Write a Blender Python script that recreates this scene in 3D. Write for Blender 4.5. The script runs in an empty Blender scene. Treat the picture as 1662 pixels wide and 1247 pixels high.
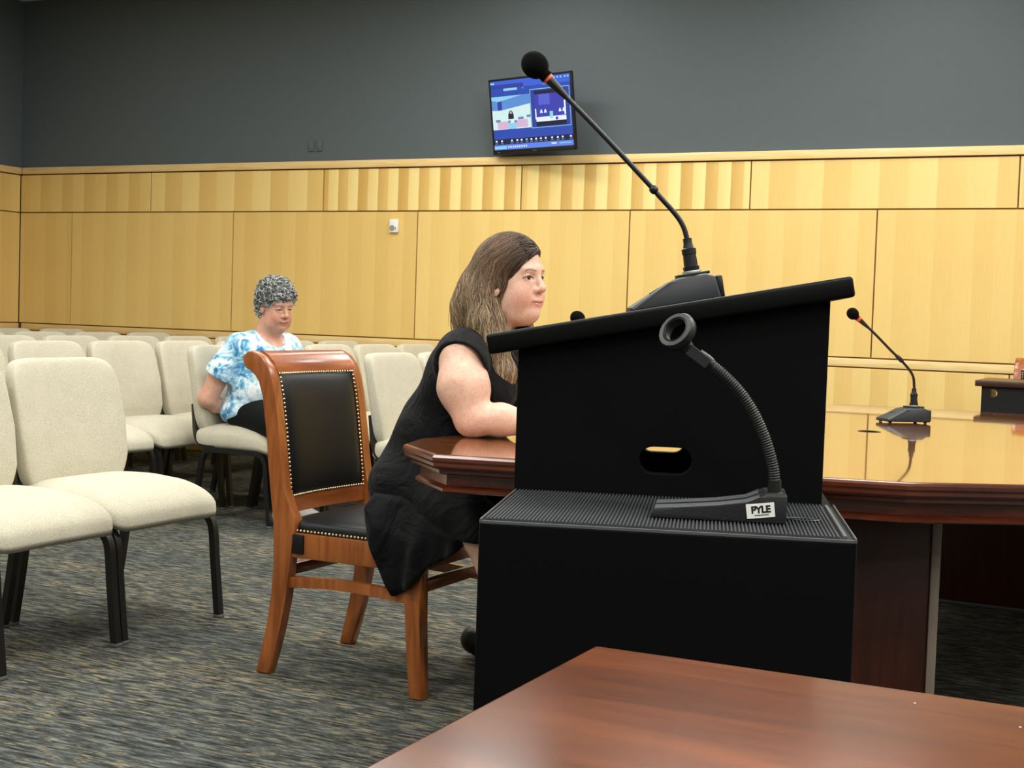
import bpy, bmesh, math, random
import numpy as np
from mathutils import Vector, Matrix
PI = math.pi
C = bpy.context.scene.collection
SC = bpy.context.scene
random.seed(7)
RNG = np.random.default_rng(11)

# ------------------------------------------------------------------ camera
CAM_H, F_PX, PITCH, ROLL = 1.10, 2240.0, 0.0474, 0.0335
_F = Vector((0, math.cos(PITCH), -math.sin(PITCH)))
_U0 = Vector((0, math.sin(PITCH), math.cos(PITCH)))
_R0 = Vector((1, 0, 0))
CX = _R0 * math.cos(ROLL) + _U0 * math.sin(ROLL)
CY = -_R0 * math.sin(ROLL) + _U0 * math.cos(ROLL)
cd = bpy.data.cameras.new('camera')
cam = bpy.data.objects.new('camera', cd)
C.objects.link(cam)
cam.matrix_world = Matrix(((CX.x, CY.x, -_F.x, 0), (CX.y, CY.y, -_F.y, 0), (CX.z, CY.z, -_F.z, CAM_H), (0, 0, 0, 1)))
cd.sensor_width = 36.0
cd.lens = 36.0 * F_PX / 1662.0
cd.clip_start = 0.05
cd.clip_end = 60
SC.camera = cam
SC.view_settings.view_transform = 'Standard'
SC.view_settings.look = 'None'
SC.view_settings.gamma = 1.0
SC.view_settings.use_curve_mapping = False
SC.view_settings.exposure = 0.0

# ------------------------------------------------------------------ world and room lights
w = bpy.data.worlds.new('world')
SC.world = w
w.use_nodes = True
w.node_tree.nodes['Background'].inputs[0].default_value = (0.9, 0.95, 1.0, 1)
w.node_tree.nodes['Background'].inputs[1].default_value = 0.02

# the room's own axes: s runs along the panelled wall, t comes out of it
YAW = 0.4463
DW = Vector((math.cos(YAW), -math.sin(YAW), 0))
NW = Vector((-math.sin(YAW), -math.cos(YAW), 0))
W0 = Vector((0, 9.459, 0))
def S(s, t, z=0.0): return W0 + DW * s + NW * t + Vector((0, 0, z))
def ray(px, py):
    return _F + CX * ((px - 831) / F_PX) + CY * (-(py - 623.5) / F_PX)
def at_depth(px, py, y):
    r = ray(px, py); k = y / r.y
    return Vector((r.x * k, y, CAM_H + r.z * k))
def on_height(px, py, z):
    r = ray(px, py); k = (z - CAM_H) / r.z
    return Vector((r.x * k, r.y * k, z))
def on_wall(px, py, t=0.0):
    r = ray(px, py)
    k = ((W0 + NW * t).dot(NW)) / r.dot(NW)
    p = r * k; p.z += CAM_H
    return p
S_LEFT, S_RIGHT, T_FRONT, CEIL = -4.54, 8.6, 12.6, 3.56

LIGHT_ON = []
def ceiling_lamp(s, t, power, size=(1.2, 0.6), col=(0.985, 0.985, 0.935)):
    l = bpy.data.lights.new('ceiling_lamp', 'AREA')
    l.shape = 'RECTANGLE'; l.size, l.size_y = size
    l.energy = power; l.color = col
    o = bpy.data.objects.new('ceiling_lamp', l)
    o.location = S(s, t, CEIL - 0.03); o.rotation_euler = (0, 0, -YAW)
    C.objects.link(o)
for s in (-2.6, -0.2, 2.2, 4.6, 7.0):
    for t in (2.0, 4.6, 7.2, 9.8):
        ceiling_lamp(s, t, (60 if s > 4 else 54) if s > -1 else 20)
for s in (0.35, 2.7): ceiling_lamp(s, 0.9, 14, (0.6, 0.6))

# ------------------------------------------------------------------ small helpers
def lin(c):
    if isinstance(c, str):
        c = [int(c[i:i + 2], 16) / 255 for i in (0, 2, 4)]
    return tuple(x / 12.92 if x <= 0.04045 else ((x + 0.055) / 1.055) ** 2.4 for x in c) + (1.0,)

def tag(o, label=None, cat=None, group=None, kind=None):
    if label: o['label'] = label
    if cat: o['category'] = cat
    if group: o['group'] = group
    if kind: o['kind'] = kind
    return o
def thing(name, label, cat, loc=(0, 0, 0), rotz=0.0, group=None):
    o = bpy.data.objects.new(name, None); C.objects.link(o)
    o.empty_display_size = 0.1
    o.location = loc; o.rotation_euler = (0, 0, rotz)
    return tag(o, label, cat, group)
def copy_tree(o, parent=None):
    c = o.copy(); C.objects.link(c)
    if parent: c.parent = parent
    for ch in list(o.children): copy_tree(ch, c)
    return c

def link_mesh(name, me, m, parent=None, smooth=40):
    if smooth:
        me.polygons.foreach_set('use_smooth', [True] * len(me.polygons))
        if smooth < 180: me.set_sharp_from_angle(angle=math.radians(smooth))
    ms = m if isinstance(m, (list, tuple)) else [m]
    for x in ms: me.materials.append(x)
    o = bpy.data.objects.new(name, me); C.objects.link(o)
    if parent: o.parent = parent
    return o

class B:
    """collects shapes into one bmesh; .obj() links it as one mesh object"""
    def __init__(self): self.bm = bmesh.new(); self.mi = 0
    def box(self, c, s, bev=0.0, rot=None, seg=2):
        M = Matrix.Translation(Vector(c))
        if rot is not None: M = M @ (rot if isinstance(rot, Matrix) else Matrix.Rotation(rot, 4, 'Z'))
        M = M @ Matrix.Diagonal((s[0], s[1], s[2], 1))
        r = bmesh.ops.create_cube(self.bm, size=1.0, matrix=M)
        fs = {f for v in r['verts'] for f in v.link_faces}
        for f in fs: f.material_index = self.mi
        if bev:
            es = {e for v in r['verts'] for e in v.link_edges}
            rr = bmesh.ops.bevel(self.bm, geom=list(es), offset=bev, segments=seg, profile=0.5, affect='EDGES')
            for f in rr['faces']: f.material_index = self.mi
        return self
    def grid(self, pts, closed_u=False, closed_v=False, caps=False):
        """pts: list of rings of points"""
        rows = [[self.bm.verts.new(p) for p in ring] for ring in pts]
        nu, nv = len(rows), len(rows[0])
        for i in range(nu if closed_u else nu - 1):
            a, b = rows[i], rows[(i + 1) % nu]
            for j in range(nv if closed_v else nv - 1):
                try:
                    f = self.bm.faces.new((a[j], a[(j + 1) % nv], b[(j + 1) % nv], b[j])); f.material_index = self.mi
                except ValueError: pass
        if caps:
            for r in (list(reversed(rows[0])), rows[-1]):
                f = self.bm.faces.new(r); f.material_index = self.mi
        return self
    def tube(self, pts, r, n=10, caps=True, prof=None, up=None):
        pts = [Vector(p) for p in pts]
        m = len(pts)
        rs = r if isinstance(r, (list, tuple)) else [r] * m
        T = []
        for i in range(m):
            a = pts[max(0, i - 1)]; b = pts[min(m - 1, i + 1)]
            T.append((b - a).normalized())
        nrm = Vector(up) if up else (Vector((0, 0, 1)) if abs(T[0].z) < 0.9 else Vector((1, 0, 0)))
        rings = []
        for i in range(m):
            nrm = (nrm - T[i] * nrm.dot(T[i])).normalized()
            bn = T[i].cross(nrm)
            if prof:
                rings.append([pts[i] + nrm * (p[0] * rs[i]) + bn * (p[1] * rs[i]) for p in prof])
            else:
                rings.append([pts[i] + (nrm * math.cos(2 * PI * k / n) + bn * math.sin(2 * PI * k / n)) * rs[i] for k in range(n)])
        return self.grid(rings, closed_v=True, caps=caps)
    def lathe(self, prof, n=24, M=None):
        M = M or Matrix.Identity(4)
        rings = [[M @ Vector((max(r, 1e-5) * math.cos(2 * PI * k / n), max(r, 1e-5) * math.sin(2 * PI * k / n), z)) for k in range(n)] for r, z in prof]
        return self.grid(rings, closed_v=True, caps=True)
    def prism(self, poly, f0, f1, bev=0.0):
        """poly: 2d outline; f0/f1 map a 2d point to the two end points"""
        a = [self.bm.verts.new(f0(p)) for p in poly]; b = [self.bm.verts.new(f1(p)) for p in poly]
        n = len(poly); fs = [self.bm.faces.new(list(reversed(a))), self.bm.faces.new(b)]
        for i in range(n):
            fs.append(self.bm.faces.new((a[i], a[(i + 1) % n], b[(i + 1) % n], b[i])))
        for f in fs: f.material_index = self.mi
        if bev:
            es = [e for f in fs[:2] for e in f.edges]
            bmesh.ops.bevel(self.bm, geom=list(set(es)), offset=bev, segments=2, profile=0.5, affect='EDGES')
        return self
    def superq(self, c, r, e1=0.4, e2=0.4, nu=40, nv=20, deform=None):
        sg = lambda v, e: math.copysign(abs(v) ** e, v)
        rings = []
        for i in range(nv + 1):
            ph = -PI / 2 + PI * i / nv
            ring = []
            for j in range(nu):
                th = 2 * PI * j / nu
                p = Vector((r[0] * sg(math.cos(ph), e1) * sg(math.cos(th), e2),
                            r[1] * sg(math.cos(ph), e1) * sg(math.sin(th), e2), r[2] * sg(math.sin(ph), e1)))
                if deform: p = deform(p)
                ring.append(p + Vector(c))
            rings.append(ring)
        return self.grid(rings, closed_v=True)
    def obj(self, name, m, parent=None, smooth=40):
        bmesh.ops.remove_doubles(self.bm, verts=self.bm.verts, dist=1e-6)
        bmesh.ops.recalc_face_normals(self.bm, faces=self.bm.faces)
        me = bpy.data.meshes.new(name); self.bm.to_mesh(me); self.bm.free()
        return link_mesh(name, me, m, parent, smooth)

def plate(name, outer, holes, th, m, parent=None, bev=0.0):
    """flat plate in local xy with holes, thickness along z, centred"""
    cu = bpy.data.curves.new(name, 'CURVE'); cu.dimensions = '2D'; cu.fill_mode = 'BOTH'
    for pl in [outer] + holes:
        sp = cu.splines.new('POLY'); sp.points.add(len(pl) - 1)
        for i, p in enumerate(pl): sp.points[i].co = (p[0], p[1], 0, 1)
        sp.use_cyclic_u = True
    cu.extrude = th / 2
    if bev: cu.bevel_depth = bev; cu.bevel_resolution = 1; cu.offset = -bev
    o = bpy.data.objects.new(name + '_c', cu); C.objects.link(o)
    me = bpy.data.meshes.new_from_object(o.evaluated_get(bpy.context.evaluated_depsgraph_get()))
    bpy.data.objects.remove(o); bpy.data.curves.remove(cu)
    me.name = name
    return link_mesh(name, me, m, parent, 35)

def catmull(pts, n=8):
    P = [Vector(p) for p in pts]; P = [P[0] * 2 - P[1]] + P + [P[-1] * 2 - P[-2]]
    out = []
    for i in range(1, len(P) - 2):
        for k in range(n):
            t = k / n
            out.append(0.5 * ((2 * P[i]) + (P[i + 1] - P[i - 1]) * t + (2 * P[i - 1] - 5 * P[i] + 4 * P[i + 1] - P[i + 2]) * t * t + (3 * P[i] - P[i - 1] - 3 * P[i + 1] + P[i + 2]) * t ** 3))
    out.append(P[-2]); return out

# ------------------------------------------------------------------ materials
class N:
    """tiny node-graph writer"""
    def __init__(self, name):
        self.m = bpy.data.materials.new(name); self.m.use_nodes = True
        self.t = self.m.node_tree; self.b = self.t.nodes['Principled BSDF']
    def n(self, typ, **kw):
        x = self.t.nodes.new('ShaderNode' + typ)
        for k, v in kw.items():
            if k.startswith('i_'):
                key = k[2:]
                x.inputs[int(key) if key.isdigit() else key].default_value = v
            else: setattr(x, k, v)
        return x
    def l(self, a, b): self.t.links.new(a, b); return self
    def math(self, op, a, b=None, c=None):
        x = self.n('Math', operation=op)
        for i, v in enumerate((a, b, c)):
            if v is None: continue
            if isinstance(v, (int, float)): x.inputs[i].default_value = v
            else: self.l(v, x.inputs[i])
        return x.outputs[0]
    def mix(self, fac, a, b, typ='MIX'):
        x = self.n('Mix', data_type='RGBA', blend_type=typ)
        for i, v in ((0, fac), (6, a), (7, b)):
            if isinstance(v, (int, float, tuple)): x.inputs[i].default_value = v
            else: self.l(v, x.inputs[i])
        return x.outputs[2]
    def ramp(self, fac, stops):
        x = self.n('ValToRGB'); e = x.color_ramp.elements
        while len(e) < len(stops): e.new(0.5)
        for i, (p, c) in enumerate(stops): e[i].position = p; e[i].color = c
        self.l(fac, x.inputs[0]); return x.outputs[0]
    def coord(self, scale=(1, 1, 1), out='Object', rot=(0, 0, 0)):
        tc = self.n('TexCoord'); mp = self.n('Mapping')
        mp.inputs['Scale'].default_value = scale; mp.inputs['Rotation'].default_value = rot
        self.l(tc.outputs[out], mp.inputs[0]); return mp.outputs[0]
    def noise(self, vec, scale=5, detail=3, rough=0.5, dist=0.0):
        x = self.n('TexNoise'); x.inputs['Scale'].default_value = scale; x.inputs['Detail'].default_value = detail
        x.inputs['Roughness'].default_value = rough; x.inputs['Distortion'].default_value = dist
        if vec is not None: self.l(vec, x.inputs['Vector'])
        return x.outputs['Fac']
    def bump(self, h, strength=0.2, dist=0.002):
        x = self.n('Bump'); x.inputs['Strength'].default_value = strength; x.inputs['Distance'].default_value = dist
        self.l(h, x.inputs['Height']); self.l(x.outputs[0], self.b.inputs['Normal']); return self
    def col(self, c):
        if isinstance(c, tuple): self.b.inputs['Base Color'].default_value = c
        else: self.l(c, self.b.inputs['Base Color'])
        return self
    def set(self, **kw):
        for k, v in kw.items():
            key = {'rough': 'Roughness', 'metal': 'Metallic', 'spec': 'Specular IOR Level', 'coat': 'Coat Weight', 'coatr': 'Coat Roughness', 'sheen': 'Sheen Weight', 'sss': 'Subsurface Weight'}[k]
            if isinstance(v, (int, float)): self.b.inputs[key].default_value = v
            else: self.l(v, self.b.inputs[key])
        return self

def plain(name, c, rough=0.5, metal=0.0, spec=0.5, nscale=0, namp=0.06, bump=0.0, bscale=400):
    x = N(name); col = lin(c)
    if nscale:
        f = x.noise(x.coord(), nscale, 3)
        x.col(x.mix(f, tuple(v * (1 - namp) for v in col[:3]) + (1,), tuple(min(1, v * (1 + namp)) for v in col[:3]) + (1,)))
    else: x.col(col)
    x.set(rough=rough, metal=metal, spec=spec)
    if bump: x.bump(x.noise(x.coord(), bscale, 2), bump, 0.001)
    return x.m

def wood(name, dark, mid, light, rough=0.3, grain=(1, 14, 14), spec=0.5, coat=0.0, coatr=0.1, scale=3.0, blotch=0.35):
    """grain runs along local x unless grain says otherwise"""
    x = N(name)
    v = x.coord(grain)
    a = x.noise(v, scale, 5, 0.6, 0.6)
    b = x.noise(x.coord((1.2, 2.4, 2.4)), 1.7, 3, 0.5, 0.4)
    f = x.math('ADD', x.math('MULTIPLY', a, 1 - blotch), x.math('MULTIPLY', b, blotch))
    x.col(x.ramp(f, [(0.30, lin(dark)), (0.5, lin(mid)), (0.70, lin(light))]))
    fine = x.noise(x.coord(tuple(g * 6 for g in grain)), scale * 4, 2)
    x.set(rough=x.math('ADD', rough, x.math('MULTIPLY', fine, 0.06)), spec=spec, coat=coat, coatr=coatr)
    return x.m

def veneer(name):
    """maple veneer: vertical leaves; object colour R = leaf width, G = contrast, B = tone"""
    x = N(name)
    oi = x.n('ObjectInfo')
    sep = x.n('SeparateColor'); x.l(oi.outputs['Color'], sep.inputs[0])
    v = x.coord()
    sv = x.n('SeparateXYZ'); x.l(v, sv.inputs[0])
    wob = x.noise(x.coord((0.4, 1, 1.5)), 4, 2)
    xx = x.math('ADD', sv.outputs[0], x.math('MULTIPLY', x.math('SUBTRACT', wob, 0.5), 0.006))
    u = x.math('DIVIDE', xx, sep.outputs[0])
    k = x.math('FLOOR', u)
    alt = x.math('MODULO', x.math('ABSOLUTE', k), 2.0)
    wn = x.n('TexWhiteNoise', noise_dimensions='2D')
    cb = x.n('CombineXYZ'); x.l(k, cb.inputs[0]); x.l(oi.outputs['Random'], cb.inputs[1]); x.l(cb.outputs[0], wn.inputs['Vector'])
    leaf = x.math('ADD', x.math('MULTIPLY', alt, 0.75), x.math('MULTIPLY', wn.outputs['Value'], 0.25))
    fr = x.math('SUBTRACT', u, k)
    grad = x.math('MULTIPLY', x.math('SUBTRACT', fr, 0.5), 0.35)
    leaf = x.math('ADD', leaf, grad)
    leaf = x.math('ADD', 0.5, x.math('MULTIPLY', x.math('SUBTRACT', leaf, 0.5), sep.outputs[1]))
    g = x.noise(x.coord((55, 1, 1.6)), 3, 4, 0.6)
    curl = x.noise(x.coord((9, 1, 30)), 1.5, 2, 0.5, 0.5)
    f = x.math('ADD', leaf, x.math('MULTIPLY', x.math('SUBTRACT', g, 0.5), 0.34))
    f = x.math('ADD', f, x.math('MULTIPLY', x.math('SUBTRACT', curl, 0.5), 0.07))
    f = x.math('ADD', f, x.math('MULTIPLY', x.math('SUBTRACT', x.noise(v, 0.9, 2), 0.5), 0.25))
    f = x.math('ADD', f, x.math('SUBTRACT', sep.outputs[2], 0.5))
    x.col(x.ramp(f, [(0.0, lin('cba256')), (0.5, lin('e2c076')), (1.0, lin('f0d993'))]))
    x.set(rough=0.42, spec=0.35)
    return x.m

def carpet():
    x = N('carpet')
    rot = (0, 0, -0.30)
    a = x.noise(x.coord((3.0, 20, 1), rot=rot), 3.2, 5, 0.72)
    b = x.noise(x.coord((4.0, 26, 1), rot=rot), 3.1, 4, 0.7)
    c = x.noise(x.coord((.5, 1.6, 1), rot=rot), 2.0, 3, 0.6)
    blue = x.ramp(a, [(0.36, lin('1e2121')), (0.5, lin('464a48')), (0.64, lin('767a76'))])
    f = x.math('ADD', b, x.math('MULTIPLY', x.math('SUBTRACT', c, 0.5), 0.25))
    m = x.ramp(f, [(0.54, (0, 0, 0, 1)), (0.62, (1, 1, 1, 1))])
    x.col(x.mix(x.math('MULTIPLY', m, 0.7), blue, lin('a59775')))
    fine = x.noise(x.coord((60, 420, 1), rot=rot), 3, 2)
    x.set(rough=0.95, spec=0.1)
    x.bump(x.math('ADD', fine, b), 0.7, 0.004)
    return x.m

def fabric(name, c, c2, s=260, bump=0.25):
    x = N(name)
    v = x.coord((1, 1, 1))
    wv = x.n('TexVoronoi'); wv.inputs['Scale'].default_value = s; x.l(v, wv.inputs['Vector'])
    n2 = x.noise(v, 14, 3)
    f = x.math('ADD', x.math('MULTIPLY', wv.outputs['Distance'], 0.7), x.math('MULTIPLY', n2, 0.3))
    x.col(x.ramp(f, [(0.15, lin(c2)), (0.6, lin(c))]))
    x.set(rough=0.85, spec=0.2, sheen=0.25)
    x.bump(wv.outputs['Distance'], bump, 0.0015)
    return x.m

M = {}
M['veneer'] = veneer('maple_veneer')
M['trim'] = wood('maple_trim', 'd8b070', 'e5c588', 'efd79e', 0.4, (1.2, 20, 20), spec=0.35)
M['reveal'] = plain('panel_reveal', '7a5526', 0.8)
M['darkwall'] = plain('charcoal_wall', '565e61', 0.85, 0, 0.25, 30, 0.04, 0.25, 500)
M['ceiling'] = plain('ceiling_tile', 'dcd9d0', 0.9, 0, 0.2, 60, 0.05, 0.3, 300)
M['plainwall'] = plain('painted_wall', 'a3a5a4', 0.85, 0, 0.2, 20, 0.03)
M['carpet'] = carpet()
M['beige'] = fabric('beige_fabric', 'c6c0ac', 'a69f8b')
M['blackmetal'] = plain('black_powder_coat', '101112', 0.38, 0.0, 0.5, 80, 0.1)
M['glide'] = plain('grey_glide', '55575a', 0.5)
M['cherry'] = wood('cherry_wood', '6e3514', '935223', 'ad6732', 0.28, (14, 14, 1.3), coat=0.3, coatr=0.15)
M['cherry_x'] = wood('cherry_wood_rail', '6e3313', '944e22', 'ae6433', 0.25, (14, 1.3, 14), coat=0.4, coatr=0.12)
M['leather'] = plain('black_leather', '0b0d10', 0.42, 0, 0.35, 0, 0, 0.25, 500)
M['brass'] = plain('antique_brass', 'd8c59a', 0.3, 0.9, 0.5)
M['tabletop'] = wood('mahogany_top', '38180a', '603014', '80431c', 0.16, (1.2, 9, 9), spec=0.5, coat=0.35, coatr=0.10, scale=3.6, blotch=0.6)
M['conf'] = wood('conference_top', '6a3518', '8a5026', 'a06a38', 0.06, (1.2, 9, 9), spec=0.9, coat=1.0, coatr=0.03)
M['confside'] = wood('mahogany_side', '38140c', '54220f', '6a3018', 0.2, (1.3, 12, 12), spec=0.5, coat=0.5, coatr=0.12)
M['confdark'] = wood('mahogany_panel', '2a100a', '3a180d', '4a2012', 0.35, (12, 12, 1.2), spec=0.4)
M['black'] = plain('black_laminate', '030304', 0.7, 0, 0.1, 60, 0.1)
M['blackedge'] = plain('worn_black_edge', '4a4c4e', 0.5)
M['blackslab'] = plain('black_top_laminate', '030304', 0.4, 0, 0.15)
M['rubber'] = plain('ribbed_rubber', '36393c', 0.6, 0, 0.4)
M['rubberdark'] = plain('rubber_groove', '0b0c0d', 0.8)
M['plastic'] = plain('dark_grey_plastic', '1e2125', 0.45, 0, 0.5, 0, 0, 0.15, 1500)
M['plasticblack'] = plain('black_plastic', '0c0d0e', 0.4)
M['foam'] = plain('black_foam', '070707', 0.95, 0, 0.1, 0, 0, 0.8, 700)
M['red'] = plain('red_ring', 'e0563a', 0.4)
M['silver'] = plain('brushed_ring', 'b8b8b4', 0.35, 0.8)
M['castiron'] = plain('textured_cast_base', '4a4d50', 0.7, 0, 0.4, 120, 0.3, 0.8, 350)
M['castblack'] = plain('black_cast_base', '17181a', 0.6, 0, 0.4, 120, 0.3, 0.6, 350)
M['sticker'] = plain('white_sticker', 'e9e9e4', 0.4)
M['ink'] = plain('black_ink', '0a0a0a', 0.5)
M['tan'] = plain('tan_board', 'c8ab72', 0.6, 0, 0.3, 30, 0.08)
M['white'] = plain('white_plastic', 'e8e8e2', 0.4)
M['greyring'] = plain('grey_ring', '8a8d8c', 0.4)
M['edgestrip'] = plain('worn_panel_edge', '84776a', 0.5)
M['desk'] = plain('dark_desk', '0d0c0d', 0.4, 0, 0.5, 20, 0.1)
M['deskedge'] = wood('dark_desk_edge', '2a1712', '3a2119', '4a2a20', 0.3, (1.2, 9, 9))
def emis(name, c, s):
    x = N(name); x.col((0, 0, 0, 1)); x.b.inputs['Emission Color'].default_value = lin(c); x.b.inputs['Emission Strength'].default_value = s
    return x.m

# ------------------------------------------------------------------ the room shell
def shell(name, bm_builder, m, loc=(0, 0, 0), rotz=0.0, smooth=40):
    o = bm_builder.obj(name, m, None, smooth); o.location = loc; o.rotation_euler = (0, 0, rotz)
    o['kind'] = 'structure'
    return o
LEN = S_RIGHT - S_LEFT
mid_s = (S_LEFT + S_RIGHT) / 2
floor = shell('floor', B().box((mid_s, -T_FRONT / 2, -0.05), (LEN + 0.4, T_FRONT + 0.4, 0.1)), M['carpet'], W0, -YAW)
ceiling = shell('ceiling', B().box((mid_s, -T_FRONT / 2, CEIL + 0.05), (LEN + 0.4, T_FRONT + 0.4, 0.1)), M['ceiling'], W0, -YAW)
Z_TOP, Z_UP, Z_MID, Z_BOT, Z_RAIL = 2.198, 2.145, 1.836, 0.930, 0.871
PT = 0.020          # panel thickness in front of the wall
wall_back = shell('wall_back', B().box((mid_s, 0.06 + PT, CEIL / 2), (LEN + 0.2, 0.12, CEIL)), M['darkwall'], W0, -YAW)
LEFT_O, LEFT_R = S(S_LEFT, T_FRONT), -YAW + PI / 2
wall_left = shell('wall_left', B().box((T_FRONT / 2, 0.06 + PT, CEIL / 2), (T_FRONT + 0.2, 0.12, CEIL)), M['darkwall'], LEFT_O, LEFT_R)
shell('wall_right', B().box((0, 0, CEIL / 2), (0.12, T_FRONT + 0.2, CEIL)), M['plainwall'], S(S_RIGHT + 0.06, T_FRONT / 2), -YAW)
shell('wall_front', B().box((0, 0, CEIL / 2), (LEN + 0.2, 0.12, CEIL)), M['plainwall'], S(mid_s, T_FRONT + 0.06), -YAW)

_pm = {}
def panel(parent, x0, x1, z0, z1, color, sign=1):
    g = 0.0045
    w_, h_ = x1 - x0 - 2 * g, z1 - z0 - 2 * g
    key = (round(w_, 3), round(h_, 3))
    if key not in _pm:
        o = B().box((0, 0, 0), (w_, PT, h_), 0.0015, seg=1).obj('wood_panel', M['veneer'], parent, 30); _pm[key] = o.data
    else:
        o = bpy.data.objects.new('wood_panel', _pm[key]); C.objects.link(o); o.parent = parent
    o.location = ((x0 + x1) / 2, PT / 2, (z0 + z1) / 2)
    o.color = color
    return o
def rows(parent, x_from, x_to, low0, up0, wd, cols_up, flip=False):
    # dark reveal board behind the joints
    B().box(((x_from + x_to) / 2, PT * 0.75, (Z_UP + 0.1) / 2), (x_to - x_from, PT * 0.5, Z_UP - 0.1)).obj('panel_backing', M['reveal'], parent)
    def edges(a0):
        e = [x_from]; k = math.ceil((x_from + 0.06 - a0) / wd)
        while a0 + k * wd < x_to - 0.06: e.append(a0 + k * wd); k += 1
        return e + [x_to]
    el, eu = edges(low0), edges(up0)
    for i in range(len(el) - 1):
        tone = 0.5 + [-.03, .03, -.06, .05, .04, -.01][i % 6]
        panel(parent, el[i], el[i + 1], Z_BOT, Z_MID, (0.115, 0.12, tone, 1))
    for i in range(len(eu) - 1):
        panel(parent, eu[i], eu[i + 1], Z_MID, Z_UP, cols_up[i % len(cols_up)])
        panel(parent, eu[i], eu[i + 1], 0.11, Z_RAIL, (0.11, 0.28, 0.54, 1))
ups = [(0.115, 0.30, 0.44, 1), (0.165, 0.42, 0.54, 1), (0.084, 1.0, 0.52, 1), (0.084, 0.95, 0.56, 1), (0.17, 0.32, 0.55, 1), (0.13, 0.3, 0.5, 1)]
rows(wall_back, S_LEFT, S_RIGHT, -3.984, -1.580, 1.6002, ups)
rows(wall_left, 0.0, T_FRONT, 1.0, 0.5, 1.6, [(0.115, 0.35, 0.48, 1)])
def strip(name, x0, x1, z0, z1, proud, par_loc, rot):
    b = B().box(((x0 + x1) / 2, PT - proud / 2, (z0 + z1) / 2), (x1 - x0, proud, z1 - z0 - 0.008), 0.003)
    return shell(name, b, M['trim'], par_loc, rot)
strip('trim_1', S_LEFT + 0.03, S_RIGHT, Z_UP, Z_TOP + 0.008, 0.036, W0, -YAW)
strip('trim_2', 0.0, T_FRONT, Z_UP, Z_TOP + 0.008, 0.036, LEFT_O, LEFT_R)
strip('trim_3', S_LEFT + 0.03, S_RIGHT, Z_RAIL, Z_BOT, 0.022, W0, -YAW)
strip('trim_4', 0.0, T_FRONT, Z_RAIL, Z_BOT, 0.022, LEFT_O, LEFT_R)
strip('baseboard_back', S_LEFT + 0.03, S_RIGHT, 0.0, 0.11, 0.026, W0, -YAW)
strip('baseboard_left', 0.0, T_FRONT, 0.0, 0.11, 0.026, LEFT_O, LEFT_R)

# small things on the wall
def wall_thing(name, label, cat, px, py, t=0.0):
    p = on_wall(px, py, t)
    return thing(name, label, cat, p, -YAW)
t = wall_thing('wall_sensor', 'small white wall device with a grey ring on the wood panelled wall', 'sensor', 641, 367)
B().box((0, -0.012, 0), (0.068, 0.024, 0.094), 0.006).obj('housing', M['white'], t)
R90 = Matrix.Rotation(PI / 2, 4, 'X')
ring = B(); ring.lathe([(0.013, 0), (0.019, 0), (0.019, 0.006), (0.013, 0.006)], 24, Matrix.Translation((-0.008, -0.024, -0.015)) @ R90)
ring.obj('ring', M['greyring'], t)
B().box((0.019, -0.0245, -0.018), (0.006, 0.004, 0.022), 0.001).obj('slot', M['greyring'], t)
for px, side in ((506, 'left'), (519.5, 'right')):
    t = wall_thing('wall_plate', 'small grey blank plate on the dark wall, %s one of the pair' % side, 'wall plate', px, 237, -PT)
    B().box((0, -0.006, 0), (0.046, 0.012, 0.078), 0.004).obj('plate', M['darkwall'], t)
    B().box((0, -0.013, 0), (0.026, 0.004, 0.05), 0.001).obj('insert', M['plasticblack'] if False else M['darkwall'], t)

# ------------------------------------------------------------------ television
tvp = on_wall(862.5, 185.5, 0.20)
tv = thing('television', 'wall mounted flat screen television showing a blue video meeting, above the wood panels', 'television', tvp, -YAW - 0.27)
R_t = Matrix.Rotation(0.16, 4, 'X')
TW, TH = 0.715, 0.502
def tvb(b, name, m, par): 
    o = b.obj(name, m, par); o.matrix_local = R_t if par is tv else Matrix.Identity(4); return o
housing = B().box((0, 0.012, 0), (TW, 0.018, TH), 0.005).box((-.02, 0.034, -0.02), (TW * 0.6, 0.03, TH * 0.6), 0.01)
tvb(housing, 'housing', M['plasticblack'], tv)
bz = 0.014
bez = B().box((0, 0, TH / 2 - bz / 2), (TW, 0.008, bz), 0.002).box((0, 0, -TH / 2 + 0.016), (TW, 0.008, 0.032), 0.002)
bez.box((-TW / 2 + bz / 2, 0, 0), (bz, 0.008, TH), 0.002).box((TW / 2 - bz / 2, 0, 0), (bz, 0.008, TH), 0.002)
bezo = tvb(bez, 'bezel', M['plasticblack'], tv)
B().box((-TW / 2 + 0.05, -0.0045, -TH / 2 + 0.016), (0.02, 0.002, 0.006), 0.0005).obj('badge', M['glide'], bezo)
B().box((0.01, -0.0045, -TH / 2 + 0.016), (0.03, 0.002, 0.005), 0.0005).obj('badge', M['glide'], bezo)
sw, sh, sz0 = TW - 2 * bz, TH - bz - 0.032, (0.032 - bz) / 2
scr = tvb(B().box((0, 0.002, sz0), (sw, 0.004, sh)), 'screen', emis('screen_blue', '2a4bb0', 1.0), tv)
pal = {'bar': '3c62d8', 'deep': '2c3f9e', 'cyan': '8fd0f2', 'pale': 'd4f0ee', 'pink': 'd8b6d6', 'navy': '141b48', 'wallb': '5b8fd8', 'white': 'e8f4ff', 'indigo': '3a3fae', 'indigo2': '5560d0', 'dark': '12163a', 'green': '8fe0d0', 'grey': '6a86b8', 'task': '5f86ea'}
keys = list(pal)
pm = [emis('screen_' + k, pal[k], 1.0) for k in keys]
sc_ = B(); lay = [0]
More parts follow.
